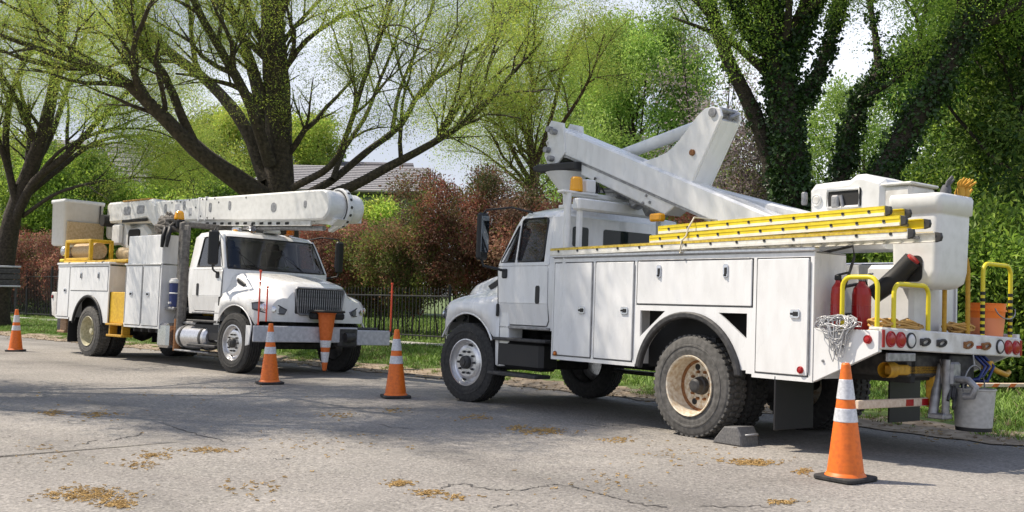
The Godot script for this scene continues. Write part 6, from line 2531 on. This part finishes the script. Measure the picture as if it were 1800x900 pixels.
	drawn_tree("slender_tree", "slender tree with upright thin stems behind the near truck's cab and boom tip", "", stems, M.bark_red, o, {"count": 5000, "loose": .3, "kinds": fresh, "n": 28, "leaf": .045, "ball": .45})
	# trees farther off, each on its own spot
	var far := "trees far behind the street"
	var list := [
		[1135, 50, 14.6, 7.6, 2.0, lime, 6200, "light green feathery tree between the boom tip and the ivy tree", 26],
		[1045, 58, 16.0, 7.0, 2.5, lime, 3600, "tall pale green tree behind the slender one, left of the light green feathery tree", 24],
		[1275, 46, 6.4, 6.0, .6, green, 4000, "green tree filling the gap behind the raised knuckle of the near truck's boom", 22],
		[392, 62, 12.0, 7.0, 1.5, fresh, 6500, "round pale tree seen through the fork of the big spreading tree", 20],
		[535, 66, 12.5, 5.0, 2.0, fresh, 4000, "small round tree seen just right of the big tree's trunk", 16],
		[265, 58, 6.2, 7.0, .5, green, 5000, "low green tree in front of the tan house's roof", 18],
		[120, 52, 7.8, 7.0, .6, green, 5000, "low green tree above the far truck's bucket", 18],
		[345, 52, 7.2, 7.5, .5, green, 5000, "low green tree above the far truck's boom, left of the big trunk", 18],
		[20, 60, 10.0, 8.0, 1.0, fresh, 5000, "pale tree at the left edge behind the leaning tree", 18],
		[1490, 52, 12.0, 7.0, 1.0, lime, 2600, "thin pale tree seen between the ivy tree's stems", 26],
		[640, 53, 5.7, 4.4, .5, fresh, 2400, "small pale tree standing before the green house", 16],
		[455, 70, 8.5, 8.0, .5, green, 3500, "low dark tree behind the big trunk", 14]]
	for q in list:
		clump_tree("distant_tree", q[7], "tree", far, ground_at(q[0], q[1]), q[2], q[3], q[4], {"clumps": q[8] * 2, "count": q[6] * 1.1, "kinds": q[5], "n": 18, "leaf": .13, "ball": .6, "clump": .74, "slim": .5})
	for q in [[-150, 64, 11.0, 9.0, "pale tree far off, first past the left edge"], [-330, 72, 12.5, 10.0, "pale tree far off, second past the left edge"], [-560, 70, 12.0, 10.0, "pale tree far off, farthest past the left edge"]]:
		clump_tree("distant_tree", q[4], "tree", "trees past the left edge", ground_at(q[0], q[1]), q[2], q[3], .8, {"clumps": 18, "count": 3800, "kinds": fresh, "n": 18, "leaf": .125, "ball": .75, "clump": 1.15, "slim": .4})
	# the green wall of trees at the right
	list = [
		[1775, 26, 10.5, 5.0, .4, 10000, "dense green tree right behind the yellow gloves"],
		[1860, 22, 10.5, 5.0, .3, 9000, "dense green tree at the right edge, reaching the top"],
		[1600, 30, 4.8, 3.6, .4, 4500, "low green tree behind the ivy tree's right-hand stems"],
		[1890, 20, 9.0, 6.0, .3, 6000, "dense green tree just past the right edge"]]
	for q in list:
		clump_tree("dense_tree", q[6], "tree", "dense green trees at the right", ground_at(q[0], q[1]), q[2], q[3], q[4], {"clumps": 60, "count": q[5], "kinds": green + lime + deep, "n": 18, "leaf": .095, "ball": .42, "clump": .62, "material": M.leaf, "belly": .5, "stems": 2})
	# shrubs along the fence: red-leaved ones in the middle and at the left
	var red := [Color(.16, .055, .038), Color(.11, .045, .032), Color(.20, .10, .07), Color(.08, .036, .025), Color(.08, .085, .025), Color(.18, .12, .08)]
	var redg := [Color(.14, .06, .04), Color(.10, .13, .03), Color(.15, .17, .04), Color(.17, .10, .06), Color(.08, .10, .03), Color(.12, .09, .05)]
	list = [
		[800, 29.5, 4.9, 3.4, 1.5, red + redg, 6000, "tallest red-leaved shrub, green at its top, left of the near truck's mirror"],
		[880, 29, 4.3, 3.2, 1.3, red, 5000, "dark red shrub right behind the near truck's cab door and mirror"],
		[960, 28, 4.0, 3.2, .7, red, 4500, "dark red shrub behind the near truck's cab roof"],
		[722, 30.5, 3.5, 2.6, 1.0, redg, 3600, "red shrub left of the tallest one, above the marker rods"],
		[660, 31.5, 3.2, 2.6, 1.0, redg, 2800, "greenish red shrub right of the far truck's bonnet"],
		[600, 32, 3.5, 2.6, 1.0, red, 2800, "thin red shrub just beyond the far truck's mirror"],
		[545, 33, 3.3, 2.6, .8, red, 3000, "red shrub hidden mostly behind the far truck's cab"],
		[1290, 26, 4.6, 3.0, .5, red, 3600, "brownish shrub behind the near truck's boom, left of the ivy tree"],
		[70, 46, 3.7, 3.2, .9, red, 3600, "red shrub behind the fence at the left, next to the far truck's tail"],
		[15, 48, 4.0, 3.4, .9, red, 3600, "red shrub at the left edge, behind the dark board"],
		[118, 44.5, 3.4, 2.8, .8, red, 3000, "red shrub touching the far truck's bucket from behind"],
		[-40, 49, 3.6, 3.2, .9, red, 2500, "red shrub beyond the left edge, along the fence"]]
	for q in list:
		clump_tree("red_shrub", q[7], "shrub", "red-leaved shrubs along the fence", ground_at(q[0], q[1] + 1.4), q[2], q[3], q[4], {"clumps": 40, "count": q[6] * .62, "kinds": q[5], "n": 12, "leaf": .068, "ball": .3, "clump": .5, "stems": 7, "trunk": .022, "mixed": .55, "bark": M.bark, "material": M.leaf, "belly": .6})
	# leafy undergrowth behind the near truck
	list = [
		[1700, 17.5, 2.6, 3.0, .05, 4200, "leafy bush behind the orange bucket and far hoop"],
		[1790, 16.8, 2.2, 2.8, .05, 4200, "leafy bush at the right edge behind the verge"],
		[1600, 19.5, 2.8, 3.0, .05, 3000, "bush hidden behind the near truck's buckets"],
		[1480, 21, 3.0, 3.0, .05, 2500, "bush at the foot of the ivy tree"]]
	for q in list:
		clump_tree("leafy_bush", q[6], "bush", "bushes behind the near truck", ground_at(q[0], q[1]), q[2], q[3], q[4], {"clumps": 22, "count": q[5], "kinds": green, "n": 8, "leaf": .10, "ball": .34, "stems": 4, "trunk": .03, "belly": .4})
	# wisteria hanging pale and mauve before the ivy tree
	var mauve := [Color(.24, .19, .20), Color(.20, .15, .17), Color(.28, .25, .24), Color(.17, .15, .12), Color(.16, .19, .07), Color(.14, .17, .05)]
	list = [[1262, 30, 11.5, 3.8, 3.6, 1100, "pale mauve wisteria hanging high, left of the ivy tree's left stem"], [1318, 24, 5.6, 1.6, 2.6, 1400, "mauve wisteria cluster low beside the ivy tree's trunk"]]
	for q in list:
		clump_tree("wisteria", q[6], "vine", "wisteria vines", ground_at(q[0], q[1]), q[2], q[3], q[4], {"clumps": 18, "count": q[5], "kinds": mauve, "n": 9, "leaf": .075, "ball": .42, "clump": .8, "stems": 2, "trunk": .05, "belly": .5})


# ---------------------------------------------------------------- sky and start
func make_sky() -> ProceduralSkyMaterial:
	var sky := ProceduralSkyMaterial.new()
	sky.sky_top_color = Color(.42, .52, .72)
	sky.sky_horizon_color = Color(.89, .91, .94)
	sky.sky_curve = .30
	sky.ground_bottom_color = Color(.30, .29, .26)
	sky.ground_horizon_color = Color(.62, .64, .66)
	var w := 1024
	var h := 512
	var nz := noise(7, 1.0, 5)
	var img := Image.create(w, h, false, Image.FORMAT_RGBA8)
	for y in h:
		var up := (.5 - (y + .5) / h) * PI
		for x in w:
			var az := TAU * (x + .5) / w
			var d := Vector3(cos(az) * cos(up), sin(up) * 1.7, sin(az) * cos(up)) * 1.5
			var v := nz.get_noise_3dv(d * 1.4)
			var a := smoothstep(-.22, .22, v) * .5
			img.set_pixel(x, y, Color(.985, .98, .98, a if up > -.05 else 0.0))
	sky.sky_cover = ImageTexture.create_from_image(img)
	sky.sky_cover_modulate = Color(1, 1, 1)
	return sky


func _ready() -> void:
	var cam := Camera3D.new()
	cam.name = "camera"
	cam.transform = Transform3D(Basis(EX, EY, -EZ), EYE)
	cam.fov = rad_to_deg(2.0 * atan(450.0 / FOCAL))
	cam.near = .1
	cam.far = 2000.0
	add_child(cam)
	var env := Environment.new()
	env.background_mode = Environment.BG_SKY
	env.sky = Sky.new()
	env.sky.sky_material = make_sky()
	env.background_energy_multiplier = .90
	env.tonemap_mode = Environment.TONE_MAPPER_LINEAR
	env.tonemap_exposure = 1.24
	env.sdfgi_enabled = true
	env.ssao_enabled = true
	env.ssil_enabled = true
	env.fog_enabled = false
	var we := WorldEnvironment.new()
	we.name = "environment"
	we.environment = env
	add_child(we)
	var sun := DirectionalLight3D.new()
	sun.name = "sun"
	sun.light_color = Color(1.0, .955, .89)
	sun.light_energy = 1.6
	sun.light_angular_distance = .5
	sun.shadow_enabled = true
	sun.sky_mode = DirectionalLight3D.SKY_MODE_LIGHT_ONLY
	sun.look_at_from_position(SUN.normalized() * 60.0, Vector3.ZERO)
	add_child(sun)
	rng.seed = 20240511
	lay_edge()
	make_materials()
	make_ground()
	make_road()
	make_houses()
	make_fence()
	make_board()
	make_trees()
	make_grass()
	make_litter()
	make_wheel_kit()
	make_right_truck()
	make_left_truck()
	make_right_things()
	make_left_things()
	make_cones()
